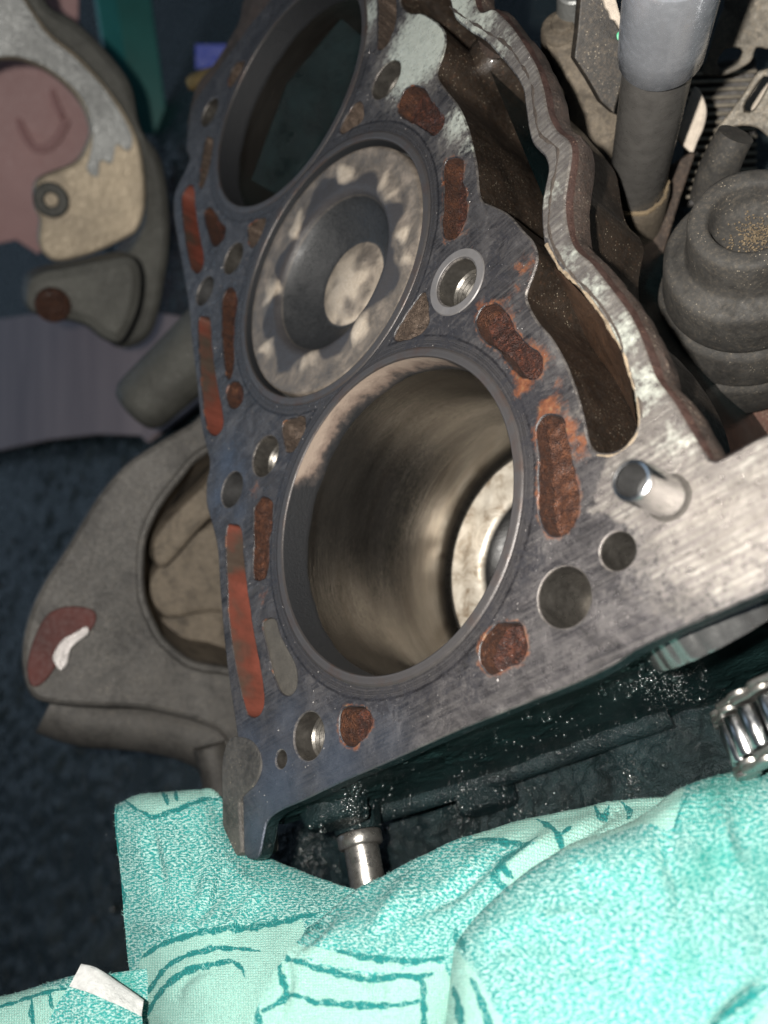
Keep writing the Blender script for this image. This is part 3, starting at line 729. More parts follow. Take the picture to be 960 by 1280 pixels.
# cylinder liners: raised lip with gasket track, sooty band, honed wall
for k, c in enumerate(BC):
    n = 160; A = np.linspace(0, 2 * np.pi, n, endpoint=False)
    cc = lambda r, z: np.stack([c[0] + r * np.cos(A), c[1] + r * np.sin(A), np.full(n, z)], 1)
    rr = [43.2, 43.05, 42.4, 41.8, 41.2, 40.85, 40.6, R0]; zz = [0.0, 0.22, 0.28, 0.24, 0.26, 0.24, 0.1, -0.25]
    v_, f_ = rings([cc(r, z) for r, z in zip(rr, zz)])
    cl = np.repeat(np.array(rr)[:, None], n, 1).reshape(-1, 1) * np.array([[1, 0, 0]])
    L1 = mk('cylinder_liner', v_, f_, MAT['lip'], BLK, 60, None, cl)
    zc = np.r_[-0.25, -1, -2, -3.5, -5, -6.5, -8]
    lv = [cc(R0, z) for z in zc]; jg = vnoise(lv[0], 5, 11 + k, 3) * 0.7; lv.append(np.c_[cc(R0, 0)[:, :2], -9.2 + jg]); lv.append(np.c_[cc(R0 + 0.06, 0)[:, :2], -9.3 + jg])
    v_, f_ = rings([q[::-1] for q in lv[::-1]][::-1]); v_, f_ = rings(lv)
    ang = np.tile(A, len(lv)); worn = np.clip((math.radians(58) - np.abs(ang - math.radians(88))) / math.radians(14), 0, 1) if k == 0 else np.zeros(len(ang)) + 0.05
    depthf = np.clip(1 - (-v_[:, 2]) / 10.0, 0, 1)
    cl = np.stack([worn * (0.35 + 0.75 * depthf), ang, ang], 1)
    mk('carbon_band', v_, [f[::-1] for f in f_], MAT['carbon'], L1, 60, None, cl)
    n2 = 128; A2 = np.linspace(0, 2 * np.pi, n2 + 1)
    zs = np.linspace(-9.0, -135, 30); Ls = [np.stack([c[0] + (R0 + 0.05) * np.cos(A2), c[1] + (R0 + 0.05) * np.sin(A2), np.full(n2 + 1, z)], 1) for z in zs]
    v_, f_ = rings(Ls, False); uv = np.stack([np.tile(A2 * R0, len(zs)), np.repeat(zs, n2 + 1)], 1)
    mk('bore_wall', v_, [f[::-1] for f in f_], MAT['bore'], L1, 60, None, None, uv)

# passages
for P, kind, dep in PASS:
    mw = {'rust': MAT['rust_or'], 'orange': MAT['rust_or'], 'scum': MAT['scum'], 'red': MAT['redwall'], 'grey': MAT['greyfill']}[kind]
    mfl = {'rust': MAT['rust'], 'orange': MAT['rust_or'], 'scum': MAT['scum'], 'red': MAT['redwall'], 'grey': MAT['greyfill']}[kind]
    if kind in ('rust', 'scum') and dep < 8: dep += 1.6
    zb = -dep - (4.0 if kind not in ('grey',) else 0)
    lv = [z3(P, -CH * 0.7), z3(P + rng.normal(0, 0.04, P.shape), -CH - (0 if kind == 'grey' else 0.8))]
    if dep > 8: lv += [z3(offset(P, 0.2), -8.0), z3(offset(P, 0.4), -16.0)]
    lv += [z3(offset(P, 0.1), zb)]
    v_, f_ = rings(lv)
    w = mk('coolant_passage', v_, f_, mw, BLK, 50)
    Vf, Tf = fill(offset(P, 0.25), [], 0.42 if dep < 8 else 1.5)
    h = vnoise(z3(Vf, 0), 2.0, 21, 4) * (1.3 if kind in ('rust', 'scum') else 0.7 if kind == 'orange' else 0.12) + vnoise(z3(Vf, 0), 6.0, 22, 2) * (1.6 if kind in ('rust', 'scum') else 0) - (1.6 if kind in ('rust', 'scum') else 0)
    db = dist_loop(Vf, P); h += np.exp(-(db / 0.9) ** 2) * (0.5 if kind in ('rust', 'scum', 'orange') else 0)
    if kind == 'orange': h += -1.5 + 1.0 * np.exp(-((Vf[:, 0] - P[:, 0].mean() + 1.5) / 2.5) ** 2)
    cr = mk('crust', z3(Vf, -dep + h), Tf, mfl, w, 60)
# bolt holes
for c, r, kind, dep in hole_c:
    mt = MAT['darkhole'] if kind == 'dark' else MAT['holewall']
    n = 40; A = np.linspace(0, 2 * np.pi, n, endpoint=False)
    ring = lambda rr, z: np.stack([c[0] + rr * np.cos(A), c[1] + rr * np.sin(A), np.full(n, z)], 1)
    lv = [ring(r, -.45), ring(r, -2.0)]
    if kind == 'bolt' :
        z = -6.0; lv.append(ring(r, z))
        while z > -dep + 2: lv += [ring(r - 0.55, z - 0.6), ring(r - 0.05, z - 1.2)]; z -= 1.4
    lv.append(ring(r * 0.96, -dep))
    v_, f_ = rings(lv); f_.append(tuple(range(len(v_) - n, len(v_))))
    mk('bolt_hole', v_, f_, mt, BLK, 30)
# pale spot face round one bolt hole
c, r, _, _ = hole_c[1]
v_, f_ = rings([z3(circ(c, r + 0.4, 64), 0.12), z3(circ(c, r + 0.6, 64), 0.28), z3(circ(c, r + 2.5, 64), 0.28), z3(circ(c, r + 2.75, 64), -0.05)])
mk('spotface_ring', v_, [f[::-1] for f in f_], simple('ring_grey', (0.15, 0.142, 0.14), 0.15, 0.45, 0.4, bump=0.03), BLK)

# gallery: deep channel between the bores and the outer wall
zs = [-CH, -3, -10, -20, -32, -44]
Ls = []
for z in zs:
    nn = vnoise(z3(GAL, z), 9, 31, 3); Ls.append(z3(offset(GAL, nn * 0.35 * min(1, -z / 6)), z))
v_, f_ = rings(Ls)
GALO = mk('oil_gallery', v_, f_, MAT['gallery'], BLK, 60)
Vf, Tf = fill(GAL, [], 2.0)
mk('gallery_floor', z3(Vf, -44 + vnoise(z3(Vf, 0), 10, 33) * 1.5 - 0.02), Tf, MAT['gallery'], GALO, 60)
# cast boss and sloping web inside the gallery
p = at(640, 355, -6); v_, f_ = lathe((p[0] - 3, p[1] + 2, -44), (0, 0, 1), [(8.5, 0), (8, 20), (7.6, 34), (6.8, 36.5), (4, 37.5), (0.1, 37.6)], 32); mk('cast_boss', v_, f_, MAT['gallery'], GALO, 60)
p = at(592, 55, -10); v_, f_ = lathe((p[0], p[1], -44), (0, 0, 1), [(8, 0), (7.4, 20), (7.0, 28), (6, 30.5), (3, 31.5), (0.1, 31.5)], 32); mk('cast_boss', v_, f_, MAT['gallery'], GALO, 60)
q = np.array([at(x, y, -3.5) for x, y in ((694, 334), (725, 365), (747, 389), (763, 415), (777, 442), (788, 474), (794, 508))] + [at(x, y, -41) for x, y in ((796, 545), (782, 520), (764, 494), (742, 464), (720, 436), (702, 408), (684, 376))])
u0 = np.linspace(0, 1, 24)
Vg = []; Fg = []
for i, u in enumerate(u0):
    a = smooth_loop(q[:7], 1, False); b = smooth_loop(q[7:][::-1], 1, False)
    pa = a[int(u * (len(a) - 1))]; pb = b[int(u * (len(b) - 1))]
    for w in np.linspace(0, 1, 10): Vg.append(pa * (1 - w) + pb * w)
Vg = np.array(Vg); Vg[:, 2] += vnoise(Vg, 5, 40) * 0.8
for i in range(23):
    for j in range(9): Fg.append((i * 10 + j, i * 10 + j + 1, (i + 1) * 10 + j + 1, (i + 1) * 10 + j))
mk('rusty_web', Vg, Fg, simple('rusty_web', (0.065, 0.036, 0.022), 0.7, 0.42, 0.1, nscale=0.07, speck=1.0, speckc=(0.30, 0.14, 0.06), bump=0.3, bscale=1.0, coat=0.4), GALO, 60)

# remains of sealant along the outer wall
def bead(pxs, w, h, mat, gaps, seed):
    L = smooth_loop(np.array([at(x, y)[:2] for x, y in pxs]), 0.5, False)
    t = np.gradient(L, axis=0); t /= np.linalg.norm(t, axis=1)[:, None]; nn = np.stack([-t[:, 1], t[:, 0]], 1)
    k = vnoise(z3(L, 0), 2.6, seed, 3); wd = np.clip(w * (0.7 + gaps * k), 0.02, None); hh = np.clip(h * (0.6 + gaps * k), -0.08, None)
    L = L + nn * (vnoise(z3(L, 5), 3, seed + 1) * 0.25)[:, None]
    cols_ = [z3(L + nn * (wd * s)[:, None], 0.005 + hh * e) for s, e in ((-1, 0), (-.55, .8), (0, 1), (.55, .8), (1, 0))]
    V = np.stack(cols_, 1).reshape(-1, 3); Fq = [(i * 5 + j, i * 5 + j + 1, i * 5 + j + 6, i * 5 + j + 5) for i in range(len(L) - 1) for j in range(4)]
    mk('sealant_bead', V, Fq, mat, BLK, 60)


bead([(562, 8), (590, 28), (612, 42), (637, 60), (662, 100), (668, 137), (674, 167), (693, 183), (697, 196), (690, 233), (686, 267), (688, 295), (703, 328), (727, 355), (750, 380), (770, 413), (783, 453), (797, 493), (803, 523)], 0.42, 0.22, MAT['bead'], 1.1, 50)
bead([(683, 305), (700, 335), (727, 362), (747, 386), (763, 412), (778, 440), (789, 472), (796, 500), (799, 526), (795, 543), (781, 560), (764, 569), (746, 569)], 0.36, 0.18, MAT['seal_pale'], 1.3, 60)

# hollow dowel pin, pressed into the deck
pb = at(835, 622); DOW = lathe((pb[0], pb[1], -0.2), (0, 0, 1), [(3.9, 0), (3.9, 12.8), (3.75, 13.3), (3.4, 13.5), (3.1, 13.4), (2.95, 13.0)], 64)
dw = mk('dowel_pin', DOW[0], DOW[1], MAT['chrome'], BLK, 40)
dv, df_ = lathe((pb[0], pb[1], -0.2), (0, 0, 1), [(2.96, 13.05), (2.9, 12.4), (2.9, 6.0), (0.1, 5.9)], 48); mk('pin_socket', dv, df_, MAT['darkhole'], dw, 40)
v_, f_ = rings([z3(circ(pb, 3.72, 64), 0.2), z3(circ(pb, 4.2, 64), 0.22), z3(circ(pb, 4.6, 64), 0.0)])
mk('grime_collar', v_, [f[::-1] for f in f_], simple('pin_grime', (0.05, 0.044, 0.038), 0.5, 0.5, 0.2, nscale=0.8, bump=0.3, bscale=2.5), BLK)

# mounting ear at the front corner
ear = smooth_loop(np.array([at(x, y, -0.6) for x, y in [(290, 924), (305, 921), (320, 928), (329, 945), (330, 962), (322, 981), (304, 1001), (304, 1030), (305, 1066), (284, 1062), (281, 1000), (281, 950)]]), 1.2)
v_, f_ = slab(ear + (0, 0, 1.0), (0, 0, 1), 12, cham=0.6, grid=3)
mk('mounting_ear', v_, f_, MAT['flange'], BLK, 40)
# lower ledge beyond bore three
led = smooth_loop(np.array([at(x, y, -13) for x, y in [(312, -8), (297, 28), (282, 55), (264, 82), (247, 102), (238, 130), (237, 165), (285, 140), (345, 50), (400, -8)]]), 2)
v_, f_ = slab(led, (0, 0, 1), 16, cham=1.5, grid=4); mk('lower_ledge', v_, f_, MAT['castdark'], BLK, 40)
# crankcase below the deck flange
cr = np.array([(-58, -46), (60, -46), (63, -40), (64, 60), (66, 160), (50, 206), (-10, 210), (-46, 178), (-60, 120), (-61, -40)], float)
v_, f_ = rings([z3(cr, -169), z3(cr, -15.5)]); mk('crankcase', v_, f_, MAT['oil'], BLK, 50)
# front face (timing side): oily casting with ribs and bosses
fx, fz = np.meshgrid(np.linspace(-74, 110, 260), np.linspace(-6, -165, 220)); Vf = np.stack([fx.ravel(), np.full(fx.size, -55.5), fz.ravel()], 1)
Vf[:, 1] += vnoise(Vf, 22, 71, 3) * 2.2 - np.abs(vnoise(Vf, 4.2, 72, 2)) * 1.3 * np.clip(vnoise(Vf, 18, 73, 1) * 2 + .3, 0, 1)
Ff = [(i * 260 + j, (i + 1) * 260 + j, (i + 1) * 260 + j + 1, i * 260 + j + 1) for i in range(219) for j in range(259)]
mk('front_face', Vf, Ff, MAT['oilgreen'], BLK, 70)
fx, fz = np.meshgrid(np.linspace(-190, 100, 340), np.linspace(-116, -44, 100)); Vp = np.stack([fx.ravel(), fz.ravel(), np.full(fx.size, -66.0)], 1)
Vp[:, 2] += vnoise(Vp, 24, 75, 2) * 7 + np.abs(vnoise(Vp, 4.2, 76, 2)) * 3.2 - np.clip(Vp[:, 0] + 10, 0, 200) * .35 + np.abs(vnoise(Vp, 2.2, 78, 1)) * 1.6
mk('front_ledge', Vp, [(i * 340 + j, i * 340 + j + 1, (i + 1) * 340 + j + 1, (i + 1) * 340 + j) for i in range(99) for j in range(339)], MAT['oil'], BLK, 80)
for (bx, bz, r, ln) in ((-36, -58, 9, 9), (-20, -118, 9, 10), (-58, -20, 9, 6), (12, -95, 7, 9)):
    v_, f_ = lathe((bx, -54, bz), (0, -1, 0), [(r + 2.5, 0), (r + .6, 1.5), (r, 3), (r - .2, ln)] + [(r - 1.2, ln + 1), (r - 4, ln + 1.2), (0.1, ln + 1.3)], 90, wob=lambda A, s: 0.02 * np.sin(A * 5 + s)); v_ = v_ + vnoise(v_, 2.6, 77, 2)[:, None] * 0.6 * ((v_ - (bx, -54, bz)) * (1, .3, 1)) / r
    mk('cast_boss', v_, f_, MAT['oil'], BLK, 60)
for (x0, z0, x1, z1) in ((-74, -40, 20, -70),):
    v_, f_ = tube([(x0, -56, z0), ((x0 + x1) / 2, -57, (z0 + z1) / 2), (x1, -56, z1)], 3.2, 14); mk('casting_rib', v_, f_, MAT['oil'], BLK, 60)
# grit lying on the deck
gv, gf = [], []
n_ = 0
tries = rng.uniform((-68, -56), (95, 200), (2600, 2))
ok = inside(tries, OUT)
for H in deck_holes: ok &= ~inside(tries, H)
for p in tries[ok][:420]:
    r = float(rng.choice([0.10, 0.14, 0.2, 0.3], p=[.45, .3, .18, .07])); a = rng.uniform(0, 6.28)
    q = np.array([(0, 0, .8), (1, 0, .1), (-.4, .9, 0), (-.6, -.8, .15), (0.1, 0.1, -0.7)]) * r * rng.uniform(.6, 1.3, (5, 1))
    q = q @ np.array([[math.cos(a), math.sin(a), 0], [-math.sin(a), math.cos(a), 0], [0, 0, 1]]) + (p[0], p[1], 0.1 + 0.3 * r)
    gv.append(q); gf += [(n_, n_ + 1, n_ + 2), (n_, n_ + 2, n_ + 3), (n_, n_ + 3, n_ + 1), (n_ + 4, n_ + 2, n_ + 1), (n_ + 4, n_ + 3, n_ + 2), (n_ + 4, n_ + 1, n_ + 3)]; n_ += 5
props(mk('grit', np.concatenate(gv), gf, MAT['foil'], BLK, 10), kind='stuff')

# ------------------------------------------------------------------ pistons
def piston(k, z, label, seed):
    fz = -10.2
    c = BC[k]; T = thing('piston', label, 'piston', (c[0], c[1], z - 45), 'pistons inside the three bores')
    prof = [(39.7, -2.0), (39.4, -0.6), (38.8, 0)] + [(r, -0.25 * math.exp(-((r - 33) / 3) ** 2)) for r in np.linspace(38, 27, 14)] + [(26, -0.3), (25.2, -0.9), (24.3, -2.2)] + \
           [(r, -2.2 - ((24.3 - r) / 9.8) ** .8 * 8.0) for r in np.linspace(23.8, 14.5, 16)] + [(14, -10.4), (13.4, -10.3)] + [(r, -10.2 + 2.2 * math.cos(r / 13 * math.pi / 2)) for r in np.linspace(12.8, 0.2, 14)]
    if k == 0: prof = [(39.9, -6), (39.9, -4.2), (38.9, -3.6), (38.6, -2.9), (38.9, -2.6), (38.2, -0.9), (37.2, -0.1)] + prof[4:]
    n = 260; A = np.linspace(0, 2 * np.pi, n, endpoint=False); Ls = []; Cs = []
    for r, h in prof:
        P = np.stack([c[0] + r * np.cos(A), c[1] + r * np.sin(A), np.full(n, z + h)], 1)
        edge = 30.0 + 3.0 * np.cos(8 * A + seed + .5 * np.sin(2 * A)) + 1.9 * np.cos(3 * A + 1.3 + seed) + vnoise(P, 5, 80 + k) * 2.2
        lob = np.clip((edge - r) / 3.4 + 0.5, 0, 1) if r > 24.5 else np.zeros(n)
        tip = np.clip(1.15 - np.abs(r - edge - 3.0) / 4.6, 0, 1) * np.clip(np.cos(8 * A + seed + math.pi) * 1.3 + 0.3, 0, 1) * np.clip(0.7 + vnoise(P, 9, 88, 2), .2, 1)
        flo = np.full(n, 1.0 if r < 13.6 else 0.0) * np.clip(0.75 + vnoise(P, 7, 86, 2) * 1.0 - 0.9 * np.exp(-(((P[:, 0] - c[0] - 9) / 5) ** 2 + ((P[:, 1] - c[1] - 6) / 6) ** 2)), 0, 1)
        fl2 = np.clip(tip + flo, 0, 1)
        blk = np.full(n, 1.0 if 13.6 <= r <= 24.6 else 0.0) if k else np.full(n, 1.0 if (r < 24.6 or 38.3 < r < 39) else 0.0)
        P[:, 2] += tip * 0.5
        Ls.append(P); Cs.append(np.stack([lob, fl2, blk], 1))
    v_, f_ = rings(Ls); f_.append(tuple(range(len(v_) - n, len(v_))))
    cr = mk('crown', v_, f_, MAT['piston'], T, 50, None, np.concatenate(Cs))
    v2, f2 = lathe((c[0], c[1], z), (0, 0, -1), [(39.7, 2.0), (39.7, 5), (39.0, 5.2), (39.0, 6.6), (39.7, 6.8), (39.7, 10), (39.0, 10.2), (39.0, 12), (39.8, 12.2), (39.8, 45)], 120)
    mk('skirt', v2, f2, MAT['wornsteel'], T, 40)
    if k == 0: cr.data.materials[0] = MAT['piston_clean']
    for zz in (5.9, 11.1):
        v3, f3 = lathe((c[0], c[1], z), (0, 0, -1), [(39.2, zz - .65), (40.4, zz - .65), (40.4, zz + .65), (39.2, zz + .65)], 120); mk('piston_ring', v3, f3, MAT['wornsteel'], T, 30)
    return T


piston(0, -69, 'tan crowned piston far down the nearest bore, only a sliver showing', 0.4)
piston(1, -1.2, 'carbon stained piston with a scalloped bowl, level with the deck', 1.1)
piston(2, -104, 'piston sunk in darkness at the bottom of the farthest bore', 2.0)

# ------------------------------------------------------------------ front: stud, gear, chain
sb = on_plane(450, 1050, (0, -64.0, 0), np.array([0, 1.0, 0])); bx, bz = float(sb[0]), float(sb[2])
T = thing('stud_bolt', 'steel stud with a round collar sticking out between deck edge and towel', 'bolt', (bx, -62, bz - 7))
v_, f_ = lathe((bx, -54, bz), (0, -1, 0), [(7.4, 0), (7.2, 2), (7.0, 4), (6.9, 6), (6.4, 8)], 60); v_ = v_ + vnoise(v_, 2.2, 79, 2)[:, None] * 0.5 * ((v_ - (bx, -54, bz)) * (1, 0, 1)) / 7; mk('oily_shank', v_, f_, MAT['oil'], T, 60)
v_, f_ = lathe((bx, -62, bz), (0, -1, 0), [(5.0, 0), (6.0, 0.1), (6.3, 0.5), (6.3, 3.4), (5.9, 3.9), (5.0, 4.0)], 48); mk('collar', v_, f_, MAT['wornsteel'], T, 40)
v_, f_ = lathe((bx, -66, bz), (0, -1, 0), [(4.9, 0), (4.9, 20), (4.5, 20.6), (0.1, 20.6)], 48); mk('shaft', v_, f_, MAT['wornsteel'], T, 40)


def from_y(px, py, y):
    return on_plane(px, py, (0, y, 0), np.array([0, 1.0, 0]))


gp = from_y(915, 803, -61.5); ga = np.array([0.03, -math.cos(math.radians(25)), -math.sin(math.radians(25))]); ga /= np.linalg.norm(ga)
tc_ = CAM - gp; gu = tc_ - ga * np.dot(tc_, ga); gu /= np.linalg.norm(gu); gr = 15.0; g0_ = gp - gu * gr
T = thing('steel_drum_gear', 'shiny polished steel drum gear with a toothed rear edge under the deck edge', 'gear', g0_ - (0, 0, gr))
v_, f_ = lathe(g0_, -ga, [(0.1, 0.8), (gr - 2, 0.8), (gr - 1, 0), (gr - .3, .1), (gr, .7), (gr, 8.5), (gr - 1, 9), (0.1, 9)], 144, wob=lambda A, s: 0.03 * np.abs(np.cos(9 * A))); mk('drum', v_, f_, MAT['drumsteel'], T, 40)
gv_ = np.cross(ga, gu)
for i in range(36):
    a = i * 2 * math.pi / 36; rd = math.cos(a) * gu + math.sin(a) * gv_; tg = -math.sin(a) * gu + math.cos(a) * gv_
    Ls = [np.array([g0_ - ga * h + tg * s_ + rd * r_ for s_, r_ in ((-.9, gr - .4), (-.5, gr + 1.0), (.5, gr + 1.0), (.9, gr - .4))]) for h in (7.4, 9.4)]
    v_, f_ = rings(Ls); f_ += [tuple(range(4)), tuple(range(4, 8))[::-1]]; bev(mk('tooth', v_, f_, MAT['steel'], T, 25), .25, 2)

cc_ = np.array([72.0, -74.5, -47.5])
T = thing('timing_chain', 'oily steel roller chain curving round its sprocket beside the towel', 'chain', (cc_[0], -66, cc_[2] - 30))
crad = 28.0; pitch = 6.0; nlk = int(2 * math.pi * crad / pitch)
for i in range(nlk):
    a = i * 2 * math.pi / nlk; x, z = cc_[0] + crad * math.cos(a), cc_[2] + crad * math.sin(a)
    a2 = (i + 1) * 2 * math.pi / nlk; x2, z2 = cc_[0] + crad * math.cos(a2), cc_[2] + crad * math.sin(a2)
    v_, f_ = lathe((x, -70.1, z), (0, -1, 0), [(1.2, 0), (1.95, 0.05), (2.1, .4), (2.1, 7.4), (1.95, 7.8), (1.2, 7.85)], 20); mk('roller', v_, f_, MAT['chrome'], T, 40)
    for y in ((-68.9, -79.1) if i % 2 else (-67.7, -80.3)):
        th = 1.1; t = np.array([x2 - x, z2 - z]); t /= np.linalg.norm(t); nn = np.array([-t[1], t[0]])
        loop = []
        for b in np.linspace(math.pi / 2, 3 * math.pi / 2, 9): loop.append(np.array([x, z]) + 2.6 * (math.cos(b) * t + math.sin(b) * nn))
        mid = (np.array([x, z]) + np.array([x2, z2])) / 2; loop.append(mid - 1.9 * nn)
        for b in np.linspace(-math.pi / 2, math.pi / 2, 9): loop.append(np.array([x2, z2]) + 2.6 * (math.cos(b) * t + math.sin(b) * nn))
        loop.append(mid + 1.9 * nn); L = np.array(loop)
        Ls = [np.stack([L[:, 0], np.full(len(L), yy), L[:, 1]], 1) for yy in (y + th / 2, y - th / 2)]
        v_, f_ = rings(Ls); kk = len(L); f_ += [tuple(range(kk))[::-1], tuple(range(kk, 2 * kk))]
        bev(mk('link_plate', v_, f_, MAT['wornsteel'], T, 30), 0.18, 1)
v_, f_ = lathe((cc_[0], -70.5, cc_[2]), (0, -1, 0), [(3, 0), (crad - 2.8, 0), (crad - 2.6, .4), (crad - 2.6, 7.2), (crad - 3, 7.6), (3, 7.6)], 60); mk('sprocket', v_, f_, MAT['oil'], T, 40)

# small glossy domes added to the oily front casting to make flash glints
bpy.context.view_layer.update(); DG = bpy.context.evaluated_depsgraph_get()
ib = bmesh.new(); bmesh.ops.create_icosphere(ib, subdivisions=2, radius=1.0); ib.verts.ensure_lookup_table()
IV = np.array([v.co[:] for v in ib.verts]); IF = [[v.index for v in f.verts] for f in ib.faces]; ib.free()
dv_, df2, nb_ = [], [], 0
for (x, y, sx, sy, k_) in ((352, 1042, 8, 8, 40), (388, 1066, 13, 20, 120), (443, 1008, 8, 18, 90), (575, 1008, 9, 20, 60), (655, 1020, 30, 25, 40), (792, 978, 6, 14, 40), (800, 850, 26, 18, 90), (840, 862, 22, 12, 60), (600, 960, 60, 30, 30), (720, 900, 70, 40, 40), (500, 1020, 20, 30, 25)):
    for _ in range(int(k_ * 1.7)):
        d_ = RM.T @ np.array([(x + rng.normal(0, sx) - 480) / FPX, (y + rng.normal(0, sy) - 640) / FPX, 1.0]); d_ /= np.linalg.norm(d_)
        h_, loc, nor, _, ob_, _ = SC.ray_cast(DG, Vector(CAM * S), Vector(d_))
        if not h_ or ob_.name.split('.')[0] not in ('front_face', 'front_ledge', 'cast_boss', 'casting_rib', 'oily_shank', 'crankcase'): continue
        r_ = rng.choice([.2, .32, .5, .7], p=[.35, .35, .22, .08]); nn_ = np.array(nor)
        q = IV * r_ * rng.uniform(.8, 1.4, 3); q = q - np.outer(q @ nn_, nn_) * .35
        dv_.append(q + np.array(loc) / S); df2 += [[a + nb_ for a in f] for f in IF]; nb_ += len(IV)
if dv_: props(mk('glint_beads', np.concatenate(dv_), df2, MAT['glint_oil'], BLK, 180), kind='stuff')


# ------------------------------------------------------------------ towel
def seg_d(Q, a, b):
    a, b = np.array(a, float), np.array(b, float); t = np.clip(((Q - a) @ (b - a)) / (np.dot(b - a, b - a) + 1e-9), 0, 1); return np.linalg.norm(Q - (a + t[:, None] * (b - a)), axis=1)


def net(rows, nu, nv):
    N = np.array(rows, float); R, Cn = N.shape[:2]

    def cr_(P, m):
        k = len(P); t = np.linspace(0, k - 1, m); i = np.minimum(t.astype(int), k - 2); f = (t - i)
        g = lambda j: P[np.clip(j, 0, k - 1)]
        p0, p1, p2, p3 = g(i - 1), g(i), g(i + 1), g(i + 2); f = f.reshape((-1,) + (1,) * (P.ndim - 1))
        return 0.5 * (2 * p1 + (p2 - p0) * f + (2 * p0 - 5 * p1 + 4 * p2 - p3) * f * f + (3 * p1 - 3 * p2 + p3 - p0) * f ** 3)
    a = cr_(N, nv); b = cr_(a.transpose(1, 0, 2), nu).transpose(1, 0, 2)
    return b                                  # nv x nu x 3


def cloth(rows, nu, nv, lines, pales, wears, seed, folds=1.0, shift=(0, 0), creases=()):
    G = net(rows, nu, nv); Q = G.reshape(-1, 3); px = Q[:, :2]
    V = np.array([cam2w(*q) for q in Q])
    e1 = np.gradient(V.reshape(nv, nu, 3), axis=0); e2 = np.gradient(V.reshape(nv, nu, 3), axis=1)
    nn = np.cross(e1, e2).reshape(-1, 3); nn /= np.linalg.norm(nn, axis=1)[:, None] + 1e-9
    sgn = np.sign(np.median(((CAM - V) * nn).sum(1)))
    V = V + nn * (vnoise(V, 26, seed, 2) * 1.6 * folds + vnoise(V, 8, seed + 1, 2) * 0.35 * folds)[:, None]
    for pts, w, dp in creases:
        L = smooth_loop(np.array(pts, float), 8, False); K = len(L) - 1
        D = np.array([seg_d(px, L[i], L[i + 1]) for i in range(K)]); d = D.min(0); am = np.sin(np.pi * (D.argmin(0) + .5) / K) ** 1.3
        V = V + nn * (dp * sgn * am * (np.exp(-(d / w) ** 2) - 0.3 * np.exp(-((d - 2.0 * w) / (1.2 * w)) ** 2)))[:, None]
    ln = np.zeros(len(px)); wob = vnoise(np.c_[px, 0 * px[:, 0]], 14, seed + 2, 2) * 3
    for pts, w in lines:
        L = smooth_loop(np.array(pts, float), 6, False)
        K = len(L) - 1
        d = np.min([seg_d(px + np.stack([wob, -wob], 1), L[i], L[i + 1]) / (0.4 + 0.6 * max(0, math.sin(math.pi * (i + .5) / K)) ** .6 + .25 * math.sin(i * 1.7 + w)) for i in range(K)], axis=0); ln = np.maximum(ln, np.clip(1.1 - d / w * 0.76, 0, 1))
    pa = np.zeros(len(px))
    for poly in pales:
        L = smooth_loop(np.array(poly, float), 6); ii = inside(px, L); d = dist_loop(px, L); pa = np.maximum(pa, np.clip(0.5 + np.where(ii, d, -d) / 6, 0, 1))
    we = np.zeros(len(px))
    for (x, y, r, s) in wears: we = np.maximum(we, s * np.exp(-(np.hypot(px[:, 0] - x, px[:, 1] - y) / r) ** 2))
    Fq = [(i * nu + j, (i + 1) * nu + j, (i + 1) * nu + j + 1, i * nu + j + 1) for i in range(nv - 1) for j in range(nu - 1)]
    uv = px * Q[:, 2:3].mean() / FPX + np.array(shift)
    return V, Fq, np.stack([ln, pa, we], 1), uv


TA = [[(152, 1004, 246), (176, 1002, 248), (205, 1000, 248), (245, 1002, 246), (262, 1012, 242), (300, 1062, 236), (430, 1118, 216), (475, 1136, 218), (540, 1168, 222)], [(144, 1002, 237), (172, 990, 239), (208, 988, 239), (248, 988, 238), (274, 994, 236), (328, 1066, 228), (432, 1104, 210), (477, 1122, 212), (542, 1154, 216)], [(142, 1014, 230), (172, 1004, 230), (212, 1002, 229), (250, 1004, 229), (272, 1020, 228), (322, 1078, 221), (424, 1114, 206), (469, 1132, 208), (534, 1164, 212)], [(143, 1040, 226), (176, 1034, 222), (215, 1034, 221), (250, 1040, 220), (276, 1055, 219), (325, 1098, 214), (410, 1128, 202), (455, 1146, 204), (520, 1178, 208)], [(148, 1078, 222), (180, 1074, 217), (220, 1072, 214), (255, 1078, 213), (285, 1090, 212), (330, 1120, 208), (398, 1145, 198), (443, 1163, 200), (508, 1195, 204)], [(154, 1130, 217), (190, 1130, 210), (230, 1128, 206), (262, 1132, 204), (292, 1140, 204), (332, 1152, 202), (388, 1168, 194), (433, 1186, 196), (498, 1218, 200)], [(161, 1200, 212), (200, 1188, 203), (240, 1180, 198), (270, 1182, 197), (298, 1188, 196), (330, 1194, 194), (375, 1205, 189), (420, 1223, 191), (485, 1255, 195)], [(176, 1262, 206), (206, 1250, 197), (245, 1240, 191), (272, 1240, 189), (298, 1244, 188), (325, 1252, 186), (360, 1270, 182), (405, 1288, 184), (470, 1320, 188)], [(186, 1345, 198), (215, 1330, 190), (250, 1320, 184), (275, 1320, 182), (298, 1325, 181), (322, 1335, 179), (350, 1350, 176), (395, 1368, 178), (460, 1400, 182)]]
